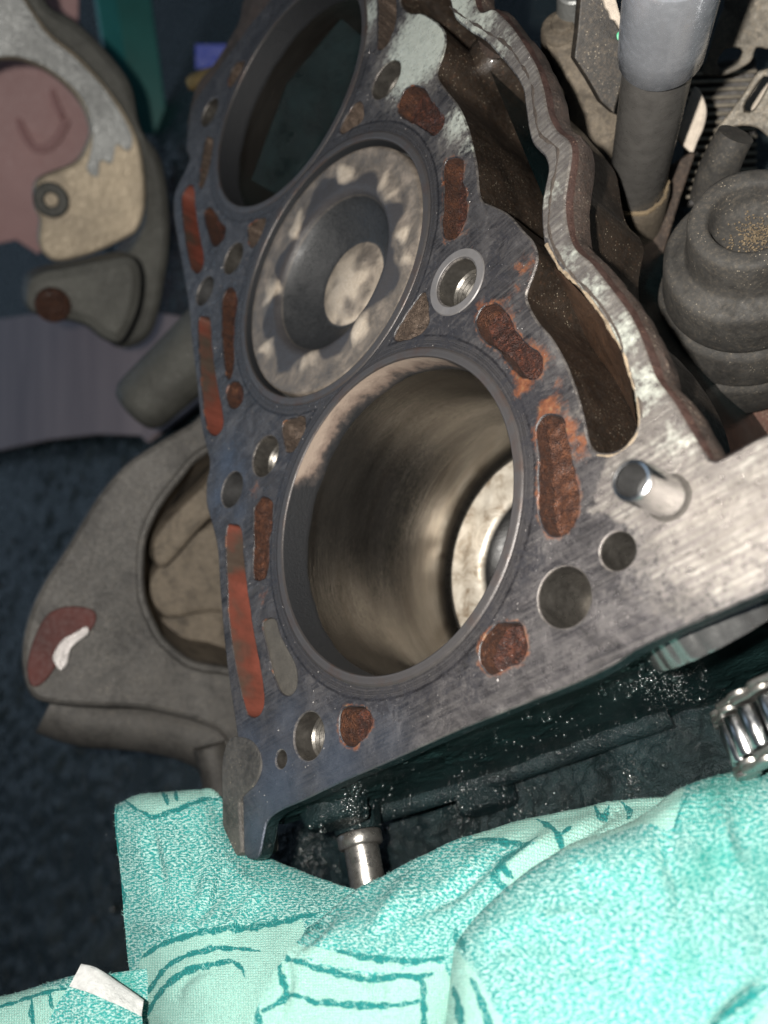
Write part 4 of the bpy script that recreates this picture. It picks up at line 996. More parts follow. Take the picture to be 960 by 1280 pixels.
linesA = [([(178, 1198), (200, 1182), (245, 1166), (300, 1158), (350, 1152), (400, 1138)], 5), ([(180, 1250), (205, 1212), (240, 1192), (275, 1184), (325, 1187)], 4),
          ([(182, 1275), (200, 1240), (235, 1213), (280, 1201), (298, 1205), (306, 1220)], 4.5), ([(150, 994), (172, 1010), (190, 1022), (215, 1014), (245, 1003), (272, 1000)], 3.5), ([(203, 987), (209, 1006)], 3.5), ([(220, 987), (222, 1000)], 3.5),
          ([(146, 1006), (143, 1040), (150, 1070)], 2.5), ([(150, 1092), (154, 1130)], 3)]
palesA = [[(176, 1205), (200, 1185), (245, 1169), (300, 1160), (350, 1154), (380, 1160), (380, 1380), (170, 1380)], [(150, 985), (152, 996), (190, 1018), (245, 998), (275, 995), (260, 980)]]
TB = [[(400, 1180, 202), (455, 1140, 208), (545, 1095, 210), (640, 1062, 210), (740, 1040, 210), (800, 1035, 211), (870, 1030, 212)],
      [(386, 1160, 190), (446, 1112, 196), (540, 1064, 198), (640, 1030, 198), (740, 1009, 198), (800, 1003, 198), (870, 1003, 199)],
      [(378, 1168, 183), (448, 1124, 188), (543, 1076, 189), (642, 1042, 189), (742, 1020, 190), (802, 1014, 192), (870, 1015, 194)],
      [(362, 1186, 177), (442, 1154, 178), (540, 1106, 178), (642, 1070, 179), (742, 1042, 182), (805, 1036, 186), (870, 1035, 190)],
      [(342, 1216, 173), (434, 1196, 171), (535, 1150, 171), (640, 1105, 173), (740, 1070, 179), (810, 1060, 184), (870, 1058, 188)],
      [(322, 1256, 168), (428, 1240, 166), (530, 1200, 166), (620, 1150, 171), (720, 1110, 178), (800, 1090, 184), (870, 1080, 188)],
      [(305, 1300, 164), (425, 1290, 161), (530, 1260, 162), (610, 1210, 169), (700, 1150, 178), (790, 1120, 185), (870, 1100, 190)],
      [(290, 1360, 158), (425, 1350, 156), (530, 1340, 158), (610, 1300, 168), (700, 1200, 180), (790, 1150, 188), (870, 1130, 192)]]
linesB = [([(592, 1051), (625, 1053), (655, 1057), (672, 1052)], 4), ([(665, 1055), (645, 1068), (625, 1080), (635, 1092), (640, 1098)], 6), ([(622, 1080), (618, 1098), (640, 1112)], 5), ([(672, 1026), (690, 1038), (700, 1050), (703, 1072)], 4), ([(700, 1048), (715, 1038)], 3),
          ([(745, 1010), (752, 1026), (760, 1012)], 4), ([(778, 1006), (788, 1018), (784, 1026)], 4), ([(570, 1160), (574, 1185)], 5),
          ([(322, 1190), (350, 1170), (385, 1160), (400, 1152)], 4), ([(345, 1185), (352, 1220), (355, 1245), (330, 1262)], 5), ([(345, 1186), (365, 1200), (400, 1210), (450, 1222), (480, 1222), (540, 1218)], 5),
          ([(355, 1240), (390, 1250), (430, 1256), (500, 1256), (530, 1250)], 5), ([(318, 1244), (322, 1275), (318, 1320)], 6), ([(420, 1185), (445, 1195), (500, 1200), (560, 1198)], 5), ([(480, 1220), (525, 1224), (530, 1260), (535, 1300)], 5)]
palesB = [[(590, 1050), (640, 1020), (760, 1000), (840, 1000), (800, 1035), (700, 1080), (640, 1110), (625, 1095), (645, 1075), (670, 1058)],
          [(345, 1180), (400, 1206), (470, 1218), (560, 1215), (560, 1400), (280, 1400), (310, 1240)], [(355, 1175), (420, 1190), (500, 1203), (480, 1215), (400, 1203)]]
TC = [[(566, 1325, 178), (578, 1225, 182), (596, 1185, 184), (656, 1125, 184), (724, 1080, 186), (800, 1046, 188), (868, 1012, 190), (965, 990, 192), (1050, 980, 192)],
      [(546, 1320, 164), (560, 1208, 169), (578, 1163, 172), (640, 1103, 172), (710, 1058, 173), (788, 1022, 175), (855, 984, 177), (960, 960, 178), (1050, 948, 178)],
      [(553, 1330, 156), (570, 1216, 160), (589, 1173, 162), (648, 1114, 162), (716, 1070, 163), (793, 1034, 165), (861, 996, 167), (962, 972, 168), (1050, 960, 168)],
      [(578, 1335, 150), (600, 1240, 153), (622, 1200, 154), (674, 1145, 154), (738, 1098, 155), (812, 1060, 157), (878, 1024, 159), (968, 1000, 160), (1050, 985, 161)],
      [(630, 1340, 145), (655, 1275, 147), (675, 1238, 148), (718, 1185, 148), (776, 1138, 149), (840, 1098, 150), (898, 1062, 152), (976, 1038, 154), (1050, 1022, 155)],
      [(710, 1350, 140), (730, 1310, 141), (748, 1276, 142), (784, 1228, 142), (832, 1180, 142), (880, 1142, 144), (926, 1108, 146), (988, 1084, 148), (1050, 1070, 149)],
      [(820, 1360, 136), (830, 1335, 136), (842, 1310, 136), (868, 1268, 136), (900, 1225, 137), (935, 1188, 138), (966, 1160, 140), (1010, 1138, 142), (1060, 1125, 143)],
      [(940, 1370, 133), (945, 1355, 133), (950, 1338, 133), (966, 1302, 133), (985, 1266, 134), (1005, 1236, 135), (1022, 1214, 136), (1046, 1198, 138), (1080, 1188, 139)]]
linesC = [([(560, 1235), (570, 1262), (582, 1320)], 6), ([(588, 1222), (600, 1250), (620, 1300)], 6), ([(572, 1168), (578, 1190)], 5), ([(885, 1292), (920, 1262), (962, 1232)], 5), ([(860, 1000), (848, 1020), (840, 1040)], 2)]
palesC = [[(556, 1195), (580, 1200), (612, 1250), (640, 1330), (540, 1340)], [(930, 1300), (970, 1250), (1000, 1330)], [(690, 1055), (840, 985), (850, 1010), (835, 1035), (800, 1030), (720, 1062)]]
wearsC = [(880, 1080, 70, .75), (900, 1000, 70, .8), (850, 1200, 60, .6), (940, 1080, 70, .7), (760, 1250, 50, .55), (795, 1192, 10, .9), (690, 1180, 40, .45)]
TD = [[(-20, 1268, 216), (30, 1252, 216), (70, 1236, 214), (100, 1226, 212), (140, 1226, 212), (190, 1225, 212)],
      [(-20, 1250, 208), (20, 1240, 208), (62, 1227, 206), (95, 1218, 206), (135, 1216, 206), (185, 1208, 206)],
      [(-20, 1262, 202), (20, 1252, 201), (62, 1240, 200), (95, 1232, 201), (135, 1228, 203), (185, 1222, 204)],
      [(-20, 1290, 197), (20, 1285, 196), (62, 1275, 196), (100, 1265, 198), (140, 1255, 201), (185, 1250, 203)],
      [(-20, 1340, 192), (20, 1335, 191), (62, 1325, 192), (110, 1320, 194), (150, 1310, 198), (185, 1300, 200)]]
linesD = [([(-10, 1262), (20, 1252), (60, 1240), (85, 1236)], 3), ([(40, 1250), (42, 1275), (50, 1290)], 4), ([(62, 1242), (66, 1262)], 3)]
parts = [cloth(TA, 190, 260, linesA, palesA, [], 101, 1.0, (0, 0), [([(185, 1010), (192, 1060), (205, 1120)], 7, -1.3), ([(232, 1030), (245, 1080), (240, 1140)], 9, -1.2), ([(290, 1070), (270, 1120), (225, 1165)], 8, -1.3), ([(160, 1150), (200, 1160), (250, 1150)], 8, 1.0), ([(330, 1100), (300, 1140), (270, 1175)], 7, 1.0), ([(215, 1260), (230, 1225), (270, 1205)], 7, -1.0)]), cloth(TB, 300, 200, linesB, palesB, [], 104, 1.0, (3, 5), [([(420, 1130), (400, 1160), (360, 1195)], 8, -1.2), ([(520, 1085), (490, 1130), (450, 1180)], 11, 1.2), ([(640, 1050), (600, 1090), (560, 1120), (500, 1150)], 9, -1.3), ([(700, 1040), (650, 1075), (620, 1100)], 8, 1.2), ([(345, 1180), (360, 1220), (350, 1270)], 7, -1.1), ([(430, 1195), (470, 1230), (480, 1280)], 10, -1.0), ([(780, 1010), (740, 1040), (700, 1062)], 7, -1.2)]), cloth(TC, 320, 240, linesC, palesC, wearsC, 107, 1.0, (9, 2), [([(600, 1190), (640, 1180), (700, 1190)], 14, -1.2), ([(720, 1075), (740, 1120), (735, 1170)], 12, -1.3), ([(845, 1010), (835, 1060), (850, 1120), (840, 1180)], 13, -1.6), ([(900, 990), (905, 1050), (930, 1100)], 12, 1.4), ([(655, 1130), (690, 1150), (760, 1140)], 10, 1.0), ([(640, 1260), (720, 1230), (790, 1240)], 16, -1.2), ([(880, 1300), (920, 1260), (965, 1225)], 9, -2.0)]), cloth(TD, 120, 80, linesD, [[(-30, 1255), (80, 1236), (100, 1300), (-30, 1340)]], [(10, 1255, 40, .5), (150, 1235, 30, .9)], 110, 0.6, (1, 9))]
V, Fq = merge([(p[0], p[1]) for p in parts])
TOW = mk('towel', V, Fq, MAT['towel'], None, 180, None, np.concatenate([p[2] for p in parts]), np.concatenate([p[3] for p in parts]))
props(TOW, 'crumpled teal and white melange towel with wavy dark lines, draped in front of the engine', 'towel')
TE = [[(100, 1212, 200), (122, 1214, 199), (150, 1232, 198), (182, 1254, 196)], [(102, 1203, 196), (121, 1209, 195), (150, 1229, 194), (180, 1250, 192)], [(94, 1218, 193), (118, 1226, 191.5), (148, 1243, 190.5), (178, 1262, 189.5)], [(86, 1233, 191), (112, 1241, 189), (145, 1256, 188), (177, 1271, 188)]]
p = cloth(TE, 60, 24, [], [], [], 120, 0.35); mk('hem', p[0], p[1], MAT['hem'], TOW, 180)
TF = [[(85.5, 1233.5, 191.3), (112, 1241.5, 189.3), (145, 1256.5, 188.3), (177.5, 1271.5, 188.3)], [(70, 1258, 189.5), (105, 1262, 187), (142, 1274, 186), (178, 1288, 187)], [(50, 1300, 187), (95, 1300, 185), (138, 1305, 184), (178, 1315, 185)], [(30, 1340, 184), (90, 1340, 182), (135, 1345, 182), (178, 1350, 183)]]
p = cloth(TF, 80, 60, [], [], [], 123, 0.5, (5, 5)); mk('corner_flap', p[0], p[1], MAT['towel'], TOW, 180, None, p[2], p[3])

# ------------------------------------------------------------------ right: engine bay pieces
def pc(pts, d): return np.array([cam2w(x, y, d) for x, y in pts])
VIEW = lambda x, y: -(RM.T @ (np.array([(x - 480) / FPX, (y - 640) / FPX, 1.0])) / np.linalg.norm([(x - 480) / FPX, (y - 640) / FPX, 1.0]))


def plate(name, pxs, dep, thick, mat, parent=None, holes=(), cham=0.6, tilt=(0, 0), step=1.5, grid=0, sharp=False, ref=None):
    """traced outline on its own plane at the given distance; tilt leans the plane"""
    cx, cy = ref if ref is not None else np.mean(pxs, 0); n = VIEW(cx, cy) + RM[0] * tilt[0] + RM[1] * tilt[1]; n /= np.linalg.norm(n); p0 = cam2w(cx, cy, dep)
    f = lambda L: np.array([on_plane(x, y, p0, n) for x, y in L])
    O = f(pxs); O = smooth_loop(O, step) if not sharp else resample_sharp(O, step)
    Hs = [smooth_loop(f(h), step) for h in holes]
    v_, f_ = slab(O, n, thick, Hs, grid, cham)
    return mk(name, v_, f_, mat, parent, 40)


def resample_sharp(P, step):
    out = []
    for i in range(len(P)):
        a, b = P[i], P[(i + 1) % len(P)]; k = max(1, int(np.linalg.norm(b - a) / step))
        out += [a + (b - a) * t for t in np.linspace(0, 1, k, endpoint=False)]
    return np.array(out)


# steel strut tube with a silver sleeve
a0, a1, a2, a3 = cam2w(848, -60, 168), cam2w(826, 66, 204), cam2w(795, 236, 268), cam2w(775, 360, 330)
T = thing('strut_tube', 'grey steel tube with a bright silver sleeve on its upper end', 'tube', a3)
ax = (a2 - a1) / np.linalg.norm(a2 - a1)
v_, f_ = lathe(a1 - ax * 2, ax, [(8.7, 0), (8.7, np.linalg.norm(a2 - a1) + 3)], 56, True, True); mk('tube_body', v_, f_, MAT['tubegrey'], T, 40)
v_, f_ = lathe(a1 + ax * 0.5, -ax, [(8.9, 0), (10.0, 0.15), (10.4, 0.8), (10.5, 9), (10.6, 20), (10.7, 30), (10.5, 31), (9.4, 31.2), (8.6, 30.5), (8.2, 26), (0.1, 25.5)], 64, wob=lambda A, s: 0.006 * np.sin(A * 3 + s * .2)); mk('silver_sleeve', v_, f_, MAT['sleeve'], T, 40)
T2 = thing('tube_socket', 'dusty cast socket that the grey steel tube stands in', 'casting', cam2w(765, 380, 360))
v_, f_ = lathe(a2 - ax * 1.5, ax, [(8.9, 0), (9.9, 0.3), (10.6, 2), (11, 20), (11.6, 60), (12, 95)], 48, wob=lambda A, s: 0.01 * np.sin(A * 2 + s * .1)); mk('socket_wall', v_, f_, MAT['cast'], T2, 40)
gr_ = [(9.0, -0.6), (9.9, -0.2), (10.1, 0.5)]
v_, f_ = lathe(a2 - ax * 1.6, ax, gr_, 48, wob=lambda A, s: 0.02 * np.sin(A * 9) + 0.02 * np.sin(A * 23)); mk('rim_crust', v_, f_, MAT['sand'], T2, 40)
plate('tube_bracket', [(842, 205), (872, 185), (850, 250), (826, 330), (808, 400), (795, 392), (815, 300)], 285, 6, MAT['castdark'], None, tilt=(0.2, 0), sharp=True)
props(bpy.data.objects['tube_bracket'], 'dark brown metal strip standing right behind the grey tube', 'bracket')

# dusty casting with a round boss behind the outer wall
T = thing('dusty_housing', 'tan dusty cast housing with a round boss behind the upper deck wall', 'housing', cam2w(715, 120, 300))
plate('housing_body', [(678, 52), (684, 42), (700, 38), (722, 45), (740, 60), (762, 110), (775, 150), (772, 190), (764, 240), (745, 225), (741, 200), (730, 183), (712, 162), (708, 137), (697, 104), (685, 71)], 262, 60, MAT['cast'], T, cham=3, tilt=(-.1, .1), grid=4)
p0 = cam2w(703, 30, 256); nb = VIEW(703, 30) + RM[1] * (-0.75); nb /= np.linalg.norm(nb)
v_, f_ = lathe(p0, -nb, [(0.1, -1.2), (3.2, -1.2), (3.6, -.6), (3.7, 0), (5.6, 0.2), (6.3, .8), (6.6, 2), (6.8, 14), (8.0, 22)], 40); mk('round_boss', v_, f_, MAT['cast'], T, 40)
v_, f_ = lathe(cam2w(717, -2, 252), -nb, [(0.1, -3), (4.4, -3), (5, -2.4), (5.2, 4), (5.2, 14)], 24); mk('bolt_head', v_, f_, MAT['alupale'], T, 30)
# black plastic cover with torn foam
T = thing('plastic_cover', 'dusty black plastic cover with torn pale foam edge left of the silver sleeve', 'cover', cam2w(745, 70, 260))
plate('cover_panel', [(727, -20), (756, -20), (760, 10), (775, 35), (787, 58), (782, 90), (768, 142), (752, 128), (735, 98), (718, 72), (722, 40)], 236, 5, MAT['plastic'], T, tilt=(0.25, 0), sharp=True)
plate('foam_strip', [(752, -10), (768, -10), (775, 15), (781, 34), (775, 36), (769, 26), (764, 24), (761, 14), (757, 10)], 231, 3, MAT['foam'], T, tilt=(0.25, 0), sharp=True)
plate('paint_dot', [(771, 42), (775, 39), (778, 43), (777, 49), (773, 51), (771, 47)], 228, 0.6, MAT['greendot'], T, cham=0.1, step=.5)
ins = plate('torn_insulation', [(868, 108), (878, 118), (884, 138), (880, 160), (872, 178), (866, 192), (857, 186), (848, 176), (846, 168), (856, 140)], 262, 5, MAT['foam'], None, cham=1.2)
props(ins, 'torn scrap of pale cream insulation right of the grey tube', 'insulation')

# radiator fins
T = thing('radiator', 'row of thin dusty cooling fins behind the slotted bracket', 'radiator', cam2w(905, 170, 350))
plate('radiator_core', [(862, 82), (945, 70), (945, 250), (850, 260)], 322, 10, MAT['plastic'], T, sharp=True)
for i in range(16):
    y = 90 + i * 10.2
    a, b = cam2w(858, y + 3, 312), cam2w(946, y - 1, 312); d = (b - a) / np.linalg.norm(b - a); n = VIEW(900, y)
    v_, f_ = box((a + b) / 2, np.linalg.norm(b - a), 8, 1.35, np.array([d, n, np.cross(d, n)])); bev(mk('fin', v_, f_, MAT['fin'], T, 30), .3, 1)

# bracket with U shaped cut-out, top right
T = plate('cutout_bracket', [(880, -30), (1000, -30), (1000, 40), (975, 52), (962, 62), (945, 60), (938, 78), (905, 95), (878, 92), (884, 70), (896, 30), (905, 0)], 268, 4, MAT['bracket'], None, [[(896, 78), (906, 62), (920, 60), (928, 64), (922, 78), (910, 86), (900, 88)]], tilt=(0, .15))
props(T, 'grey green metal bracket with a rounded cut-out in the top right corner', 'bracket')
br2 = plate('slotted_bracket', [(1000, 85), (955, 87), (945, 92), (930, 115), (912, 140), (897, 158), (891, 172), (893, 184), (905, 166), (922, 158), (945, 160), (960, 172), (1000, 205)], 246, 5, MAT['bracket'], None, [[(955, 96), (962, 100), (952, 122), (940, 139), (930, 140), (930, 132), (942, 112)]], tilt=(-.1, .1))
props(br2, 'dusty bracket with a slanted slot above the rubber boot', 'bracket')
sl = plate('beige_rod', [(925, 145), (938, 118), (952, 92), (966, 95), (950, 128), (935, 148)], 272, 5, MAT['foam'], None)
props(sl, 'pale beige rod showing through the slanted slot', 'rod')

# stepped rubber boot
b0, b1 = cam2w(938, 270, 208), cam2w(922, 428, 262); ax = (b1 - b0); LN = np.linalg.norm(ax); ax /= LN
T = thing('rubber_boot', 'dusty black stepped rubber boot with sand in its hollow top', 'boot', b1)
prof = [(0.1, 8.5), (6, 8.5), (8, 7.6), (9.2, 5), (9.8, 1.5), (10.4, .3), (11.2, 0), (13.6, 0.1), (14.6, .5), (15.1, 1.6), (15.4, 9), (15.6, 12.2), (16.2, 13.2), (19.6, 13.9), (20.8, 14.6), (21.4, 16.2), (21.8, 28), (21.6, 29.6), (21.2, 30.2), (21.8, 30.8), (22.8, 31.4), (23.2, 33), (23.5, 45), (23.2, 46.4), (22.8, 46.9), (23.2, 47.5), (24.0, 48.4), (24.3, 50), (24.3, 62), (23.4, 64), (20, 66), (14, 67)]
v_, f_ = lathe(b0, ax, prof, 72, wob=lambda A, s: 0.012 * np.sin(2 * A + s * .05) + 0.005 * np.sin(5 * A + s * .2)); v_ = v_ + (vnoise(v_, 9, 130) * 0.35)[:, None] * (-ax)
mk('boot_body', v_, f_, MAT['rubber'], T, 60)
Vs = []; Fs = []; n_ = 0
u, v, _ = frame_of(ax)
for i in range(520):
    p2 = rng.normal(0, 3.2, 2) + (1.5, -2.0)
    if np.linalg.norm(p2) > 8: continue
    p = b0 + ax * (7.6 - .5 * rng.uniform()) + u * p2[0] + v * p2[1]
    q = np.array([(0, 0, .9), (.9, .1, .2), (-.5, .8, -.1), (-.5, -.8, .1), (.1, 0, -.8)]) @ np.linalg.qr(rng.normal(size=(3, 3)))[0] * rng.uniform(.12, .42); Vs.append(q + p); Fs += [(n_, n_ + 1, n_ + 2), (n_, n_ + 2, n_ + 3), (n_, n_ + 3, n_ + 1), (n_ + 4, n_ + 2, n_ + 1), (n_ + 4, n_ + 3, n_ + 2), (n_ + 4, n_ + 1, n_ + 3)]; n_ += 5
props(mk('sand', np.concatenate(Vs), Fs, MAT['sand'], T, 20), kind='stuff')
hp = [cam2w(920, 168, 236), cam2w(908, 190, 240), cam2w(898, 214, 245), cam2w(890, 245, 252)]
hp = smooth_loop(np.array(hp), 3, False)
v_, f_ = tube(hp, np.linspace(5.2, 6.4, len(hp)), 28); hs = mk('rubber_hose', v_, f_, MAT['rubber'], None, 60); props(hs, 'short dusty rubber hose end rising behind the stepped boot', 'hose')
rp = plate('rusty_plate', [(872, 505), (900, 492), (960, 488), (1010, 490), (1010, 560), (960, 545), (915, 566), (895, 560)], 262, 4, MAT['brown'], None, tilt=(0, .1), grid=3); props(rp, 'rough red-brown plate below the rubber boot', 'plate')

# ------------------------------------------------------------------ left: castings beside the engine, ground clutter
T = thing('flange_casting', 'grey cast flange with a large round opening, left of the engine block', 'flange', cam2w(170, 900, 370))
fpx = [(330, 470), (262, 510), (240, 528), (219, 540), (187, 559), (156, 581), (125, 616), (103, 650), (81, 687), (56, 725), (38, 762), (28, 800), (27, 831), (34, 862), (52, 878), (110, 884), (170, 886), (220, 895), (270, 912), (340, 945)]
hol = [(330, 540), (256, 570), (225, 603), (200, 637), (184, 675), (181, 719), (184, 750), (200, 787), (213, 803), (241, 824), (277, 831), (335, 835), (375, 760), (375, 620)]
cx, cy = 190, 720; nF = VIEW(cx, cy) + RM[0] * .12; nF /= np.linalg.norm(nF); pF = cam2w(cx, cy, 342)
fF = lambda L: np.array([on_plane(x, y, pF, nF) for x, y in L])
v_, f_ = slab(smooth_loop(fF(fpx), 2), nF, 34, [smooth_loop(fF(hol), 2)], 5, 2.2, True)
v_ = v_ + (vnoise(v_, 30, 140, 2) * 1.2)[:, None] * nF
mk('flange_plate', v_, f_, MAT['flange'], T, 40)
# raised rim of the opening and the wall inside it
hl = ccw_h = smooth_loop(fF(hol), 2)
c3 = hl.mean(0); dirs = hl - c3; dirs /= np.linalg.norm(dirs, axis=1)[:, None]
v_, f_ = rings([hl + dirs * 4.2 - nF * .5, hl + dirs * 3.4 + nF * 1.1, hl + dirs * 1.4 + nF * 1.3, hl + dirs * .2 + nF * .3, hl - nF * 2.0]); mk('rim', v_, f_, MAT['flange'], T, 60)
v_, f_ = rings([hl + dirs * .1 - nF * 1.5, hl + dirs * -2 - nF * 26, hl + dirs * -10 - nF * 62, hl + dirs * -16 - nF * 90]); v_ = v_ + (vnoise(v_, 12, 142, 3) * 1.0)[:, None] * nF; mk('inner_wall', v_, f_, MAT['cast'], T, 50)
for q, d in (([(195, 670), (262, 600), (300, 560), (330, 600), (262, 650), (205, 710)], 372), ([(190, 720), (262, 655), (330, 620), (340, 760), (262, 765), (205, 770)], 388), ([(200, 775), (265, 762), (340, 760), (340, 840), (262, 838), (220, 815)], 396)):
    plate('inner_step', q, d, 18, MAT['cast'], T, cham=2.5, tilt=(.2, .1))
plate('oil_film', [(42, 800), (60, 768), (88, 758), (118, 764), (116, 785), (90, 805), (72, 830), (56, 852), (40, 858), (34, 835)], 339.5, 1.5, MAT['redfluid'], T, cham=.7, tilt=(.12, 0), ref=(190, 720))
plate('foil_scrap', [(78, 800), (92, 792), (108, 783), (110, 792), (96, 803), (88, 812), (84, 830), (76, 838), (70, 832), (66, 820)], 338, 1.0, MAT['foil'], T, cham=.3, tilt=(.12, 0), step=.8, ref=(190, 720))
# rounded shoulder under the flange face
v_, f_ = tube(smooth_loop(np.array([cam2w(62, 880, 362), cam2w(110, 896, 366), cam2w(180, 902, 368), cam2w(240, 915, 366), cam2w(300, 945, 362)]), 4, False), 13, 24); mk('lower_shoulder', v_, f_, MAT['flange'], T, 60)
v_, f_ = tube(smooth_loop(np.array([cam2w(262, 930, 352), cam2w(275, 985, 352), cam2w(285, 1050, 350)]), 4, False), 7, 16); mk('flange_leg', v_, f_, MAT['flange'], T, 60)

s0, s1 = cam2w(176, 506, 430), cam2w(290, 400, 420); ax = (s1 - s0) / np.linalg.norm(s1 - s0)
v_, f_ = lathe(s0, ax, [(0.1, -6), (8, -5.6), (13, -4), (15.5, 0), (16, 5), (17, 30), (19, 70)], 40); ps = mk('pipe_stub', v_, f_, MAT['olive'], None, 60); props(ps, 'rounded olive grey pipe stub poking out behind the block', 'pipe')

# upper left bracket: pale face with oval opening, dark flank, lower arm with bolt
T = thing('mount_bracket', 'large stained aluminium bracket with an oval opening, upper left', 'bracket', cam2w(110, 400, 560))
face = [(-60, -60), (10, -40), (34, 0), (62, 40), (94, 66), (118, 90), (134, 109), (156, 140), (173, 175), (181, 220), (181, 262), (172, 287), (159, 297), (119, 316), (75, 327), (56, 319), (48, 303), (50, 275), (44, 262), (42, 240), (50, 222), (94, 203), (109, 181), (114, 159), (100, 125), (69, 94), (31, 75), (0, 73), (-60, 80)]
plate('face_plate', face, 470, 16, MAT['alu'], T, cham=2, tilt=(.1, 0), step=3, grid=9, ref=(110, 180))
plate('clean_patch', [(-56, -50), (8, -34), (32, 4), (60, 44), (92, 70), (116, 94), (132, 112), (152, 142), (166, 172), (160, 190), (146, 180), (140, 205), (126, 200), (122, 222), (108, 212), (112, 196), (116, 162), (102, 123), (70, 92), (31, 73), (0, 71), (-56, 77)], 469, 1.2, MAT['alupale'], T, cham=.5, tilt=(.1, 0), step=3, ref=(110, 180))
plate('flank', [(0, -60), (50, -20), (62, 6), (94, 24), (134, 62), (165, 105), (178, 160), (205, 205), (214, 290), (206, 360), (192, 415), (168, 435), (140, 432), (120, 400), (150, 330), (172, 295), (181, 262), (170, 180), (130, 112), (60, 45), (20, 0)], 486, 44, MAT['olive'], T, cham=5, tilt=(.1, 0), step=3, grid=9)
plate('lower_arm', [(30, 360), (36, 345), (56, 336), (90, 330), (130, 322), (165, 318), (180, 340), (178, 380), (165, 415), (150, 432), (128, 425), (105, 408), (70, 400), (42, 394), (30, 380)], 462, 26, MAT['olive'], T, cham=7, tilt=(.1, .1), step=3, grid=8)
pb_ = cam2w(64, 250, 462); nb = VIEW(64, 250)
v_, f_ = lathe(pb_ - nb * 4, nb, [(9.5, 0), (9.2, 4.5), (8.2, 5.4), (4.4, 5.4), (3.8, 4.8), (3.6, -6)], 36); mk('bolt_boss', v_, f_, MAT['olive'], T, 40)
pb_ = cam2w(66, 382, 452); v_, f_ = lathe(pb_ - nb * 4, nb, [(9.5, 0), (9.0, 3.5), (7.5, 4.2), (5.6, 4.2), (5.2, 3.4), (0.1, 3.2)], 36); mk('rusty_bolt', v_, f_, MAT['rust_or'], T, 40)
# pink ribbed panel
T = thing('pink_panel', 'dull pink painted panel with pressed ribs behind the bracket opening', 'panel', cam2w(30, 200, 800))
plate('panel_sheet', [(-120, -120), (100, -120), (98, 25), (140, 120), (130, 215), (60, 300), (48, 318), (20, 300), (-120, 330)], 760, 4, MAT['pink'], T, cham=1, step=8, sharp=True)
n_ = VIEW(40, 130)
rp_ = smooth_loop(np.array([cam2w(x, y, 758) for x, y in [(-4, 30), (6, 85), (20, 140), (34, 174), (46, 186), (60, 184), (74, 170), (84, 150)]]), 4, False)
v_, f_ = tube(rp_, 3.4, 14); mk('pressed_rib', v_, f_, MAT['pink'], T, 60)
v_, f_ = tube(smooth_loop(np.array([cam2w(x, y, 758) for x, y in [(56, 70), (62, 100), (70, 128), (78, 146)]]), 4, False), 3.0, 14); mk('pressed_rib', v_, f_, MAT['pink'], T, 60)
# cardboard on the ground, green post, blue box, brass fitting
q = np.array([at(x, y, -141) for x, y in [(-140, 420), (120, 380), (260, 400), (250, 500), (182, 552), (176, 544), (120, 542), (60, 549), (0, 562), (-140, 580)]])
v_, f_ = slab(resample_sharp(q, 12), (0, 0, 1), 3.5, cham=.5, grid=0); cb = mk('cardboard_sheet', v_, f_, MAT['card'], None, 40); props(cb, 'purplish grey sheet of cardboard lying on the oily ground', 'cardboard')
g0 = cam2w(190, 168, 838); g1 = cam2w(158, -60, 790); d = (g1 - g0); ln = np.linalg.norm(d); d /= ln; n = VIEW(170, 60); n = n - d * np.dot(n, d); n /= np.linalg.norm(n); s_ = np.cross(d, n)
T = thing('green_post', 'green painted steel angle post standing behind the bracket', 'post', g0)
R3 = np.array([d, s_, n])
v_, f_ = box((g0 + g1) / 2, ln, 34, 5, R3); bev(mk('flange_face', v_, f_, MAT['green'], T, 30), 1.2)
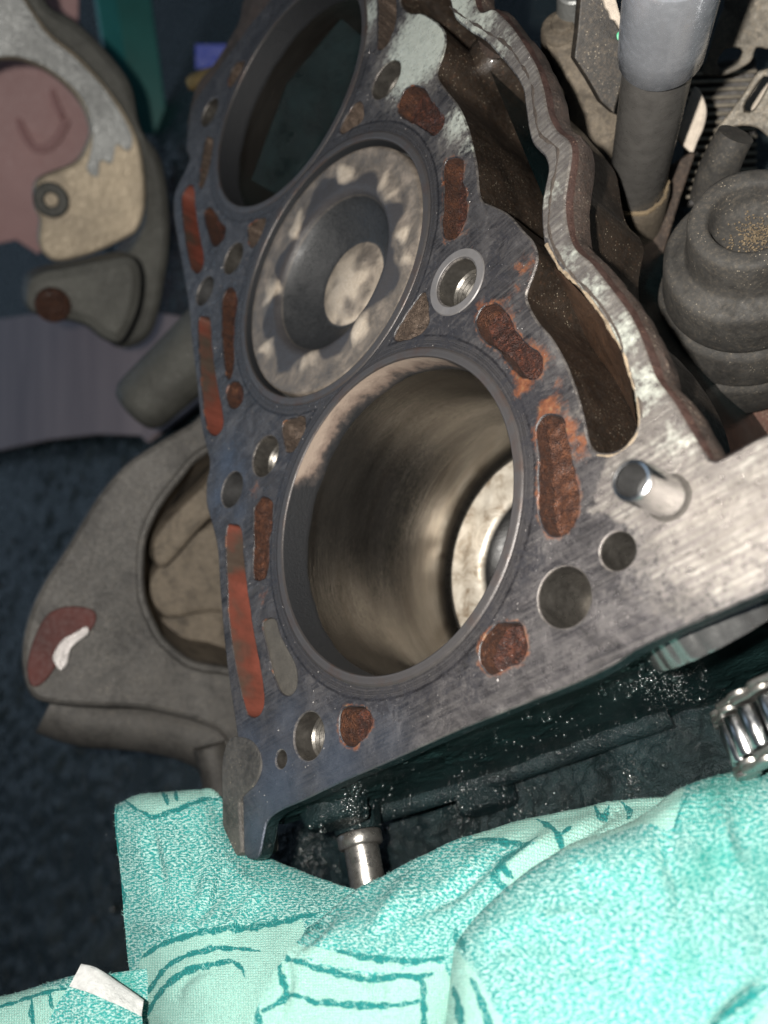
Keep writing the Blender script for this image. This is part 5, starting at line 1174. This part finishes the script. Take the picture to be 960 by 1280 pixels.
sg = 1 if np.dot(s_, -RM[0]) > 0 else -1
Rr = np.array([d, s_ * 0.8 * sg + n * .6, np.cross(d, s_ * 0.8 * sg + n * .6)])
v_, f_ = box((g0 + g1) / 2 + s_ * sg * 24 + n * 6, ln, 26, 5, Rr); bev(mk('side_face', v_, f_, simple('green_paint_pale', (0.05, 0.27, 0.27), .2, .4, 0, nscale=.02, bump=0), T, 30), 1.2)
bb = plate('blue_box', [(244, 55), (300, 55), (300, 86), (244, 86)], 700, 40, MAT['blue'], None, sharp=True, step=5); props(bb, 'small bright blue box in the background above the block corner', 'box')
v_, f_ = lathe(cam2w(246, 102, 420), RM[0] * .8 + np.array([0, 0, .3]), [(0.1, -5), (3, -4.4), (4, -2), (4.4, 4), (4.4, 12)], 20); bf = mk('brass_fitting', v_, f_, MAT['brass'], None, 40); props(bf, 'small brass fitting peeking out beside the lower ledge', 'fitting')

# loose fibres standing off the towel
tm = TOW.data; npo = len(tm.vertices); vv = np.empty(npo * 3); tm.vertices.foreach_get('co', vv); vv = vv.reshape(-1, 3) / S + OFF[TOW]
nr = np.empty(npo * 3); tm.vertices.foreach_get('normal', nr); nr = nr.reshape(-1, 3)
tc2 = CAM - vv; nr *= np.sign((nr * tc2).sum(1))[:, None]
sel = rng.choice(npo, 16000, replace=False); fv, ff = [], []
for k_, i in enumerate(sel):
    t1 = rng.normal(size=3); t1 -= nr[i] * np.dot(t1, nr[i]); t1 /= np.linalg.norm(t1); L_ = rng.uniform(.5, 1.5); w_ = np.cross(t1, nr[i]) * 0.035
    p = vv[i]; m_ = p + nr[i] * .22 * L_ + t1 * .4 * L_; e_ = p + nr[i] * .2 * L_ + t1 * L_ + w_ * 6
    fv.append([p - w_, p + w_, m_ + w_, m_ - w_, e_]); b_ = k_ * 5; ff += [(b_, b_ + 1, b_ + 2, b_ + 3), (b_ + 3, b_ + 2, b_ + 4)]
props(mk('fibres', np.concatenate(fv), ff, MAT['fibre'], TOW, 10), kind='stuff')
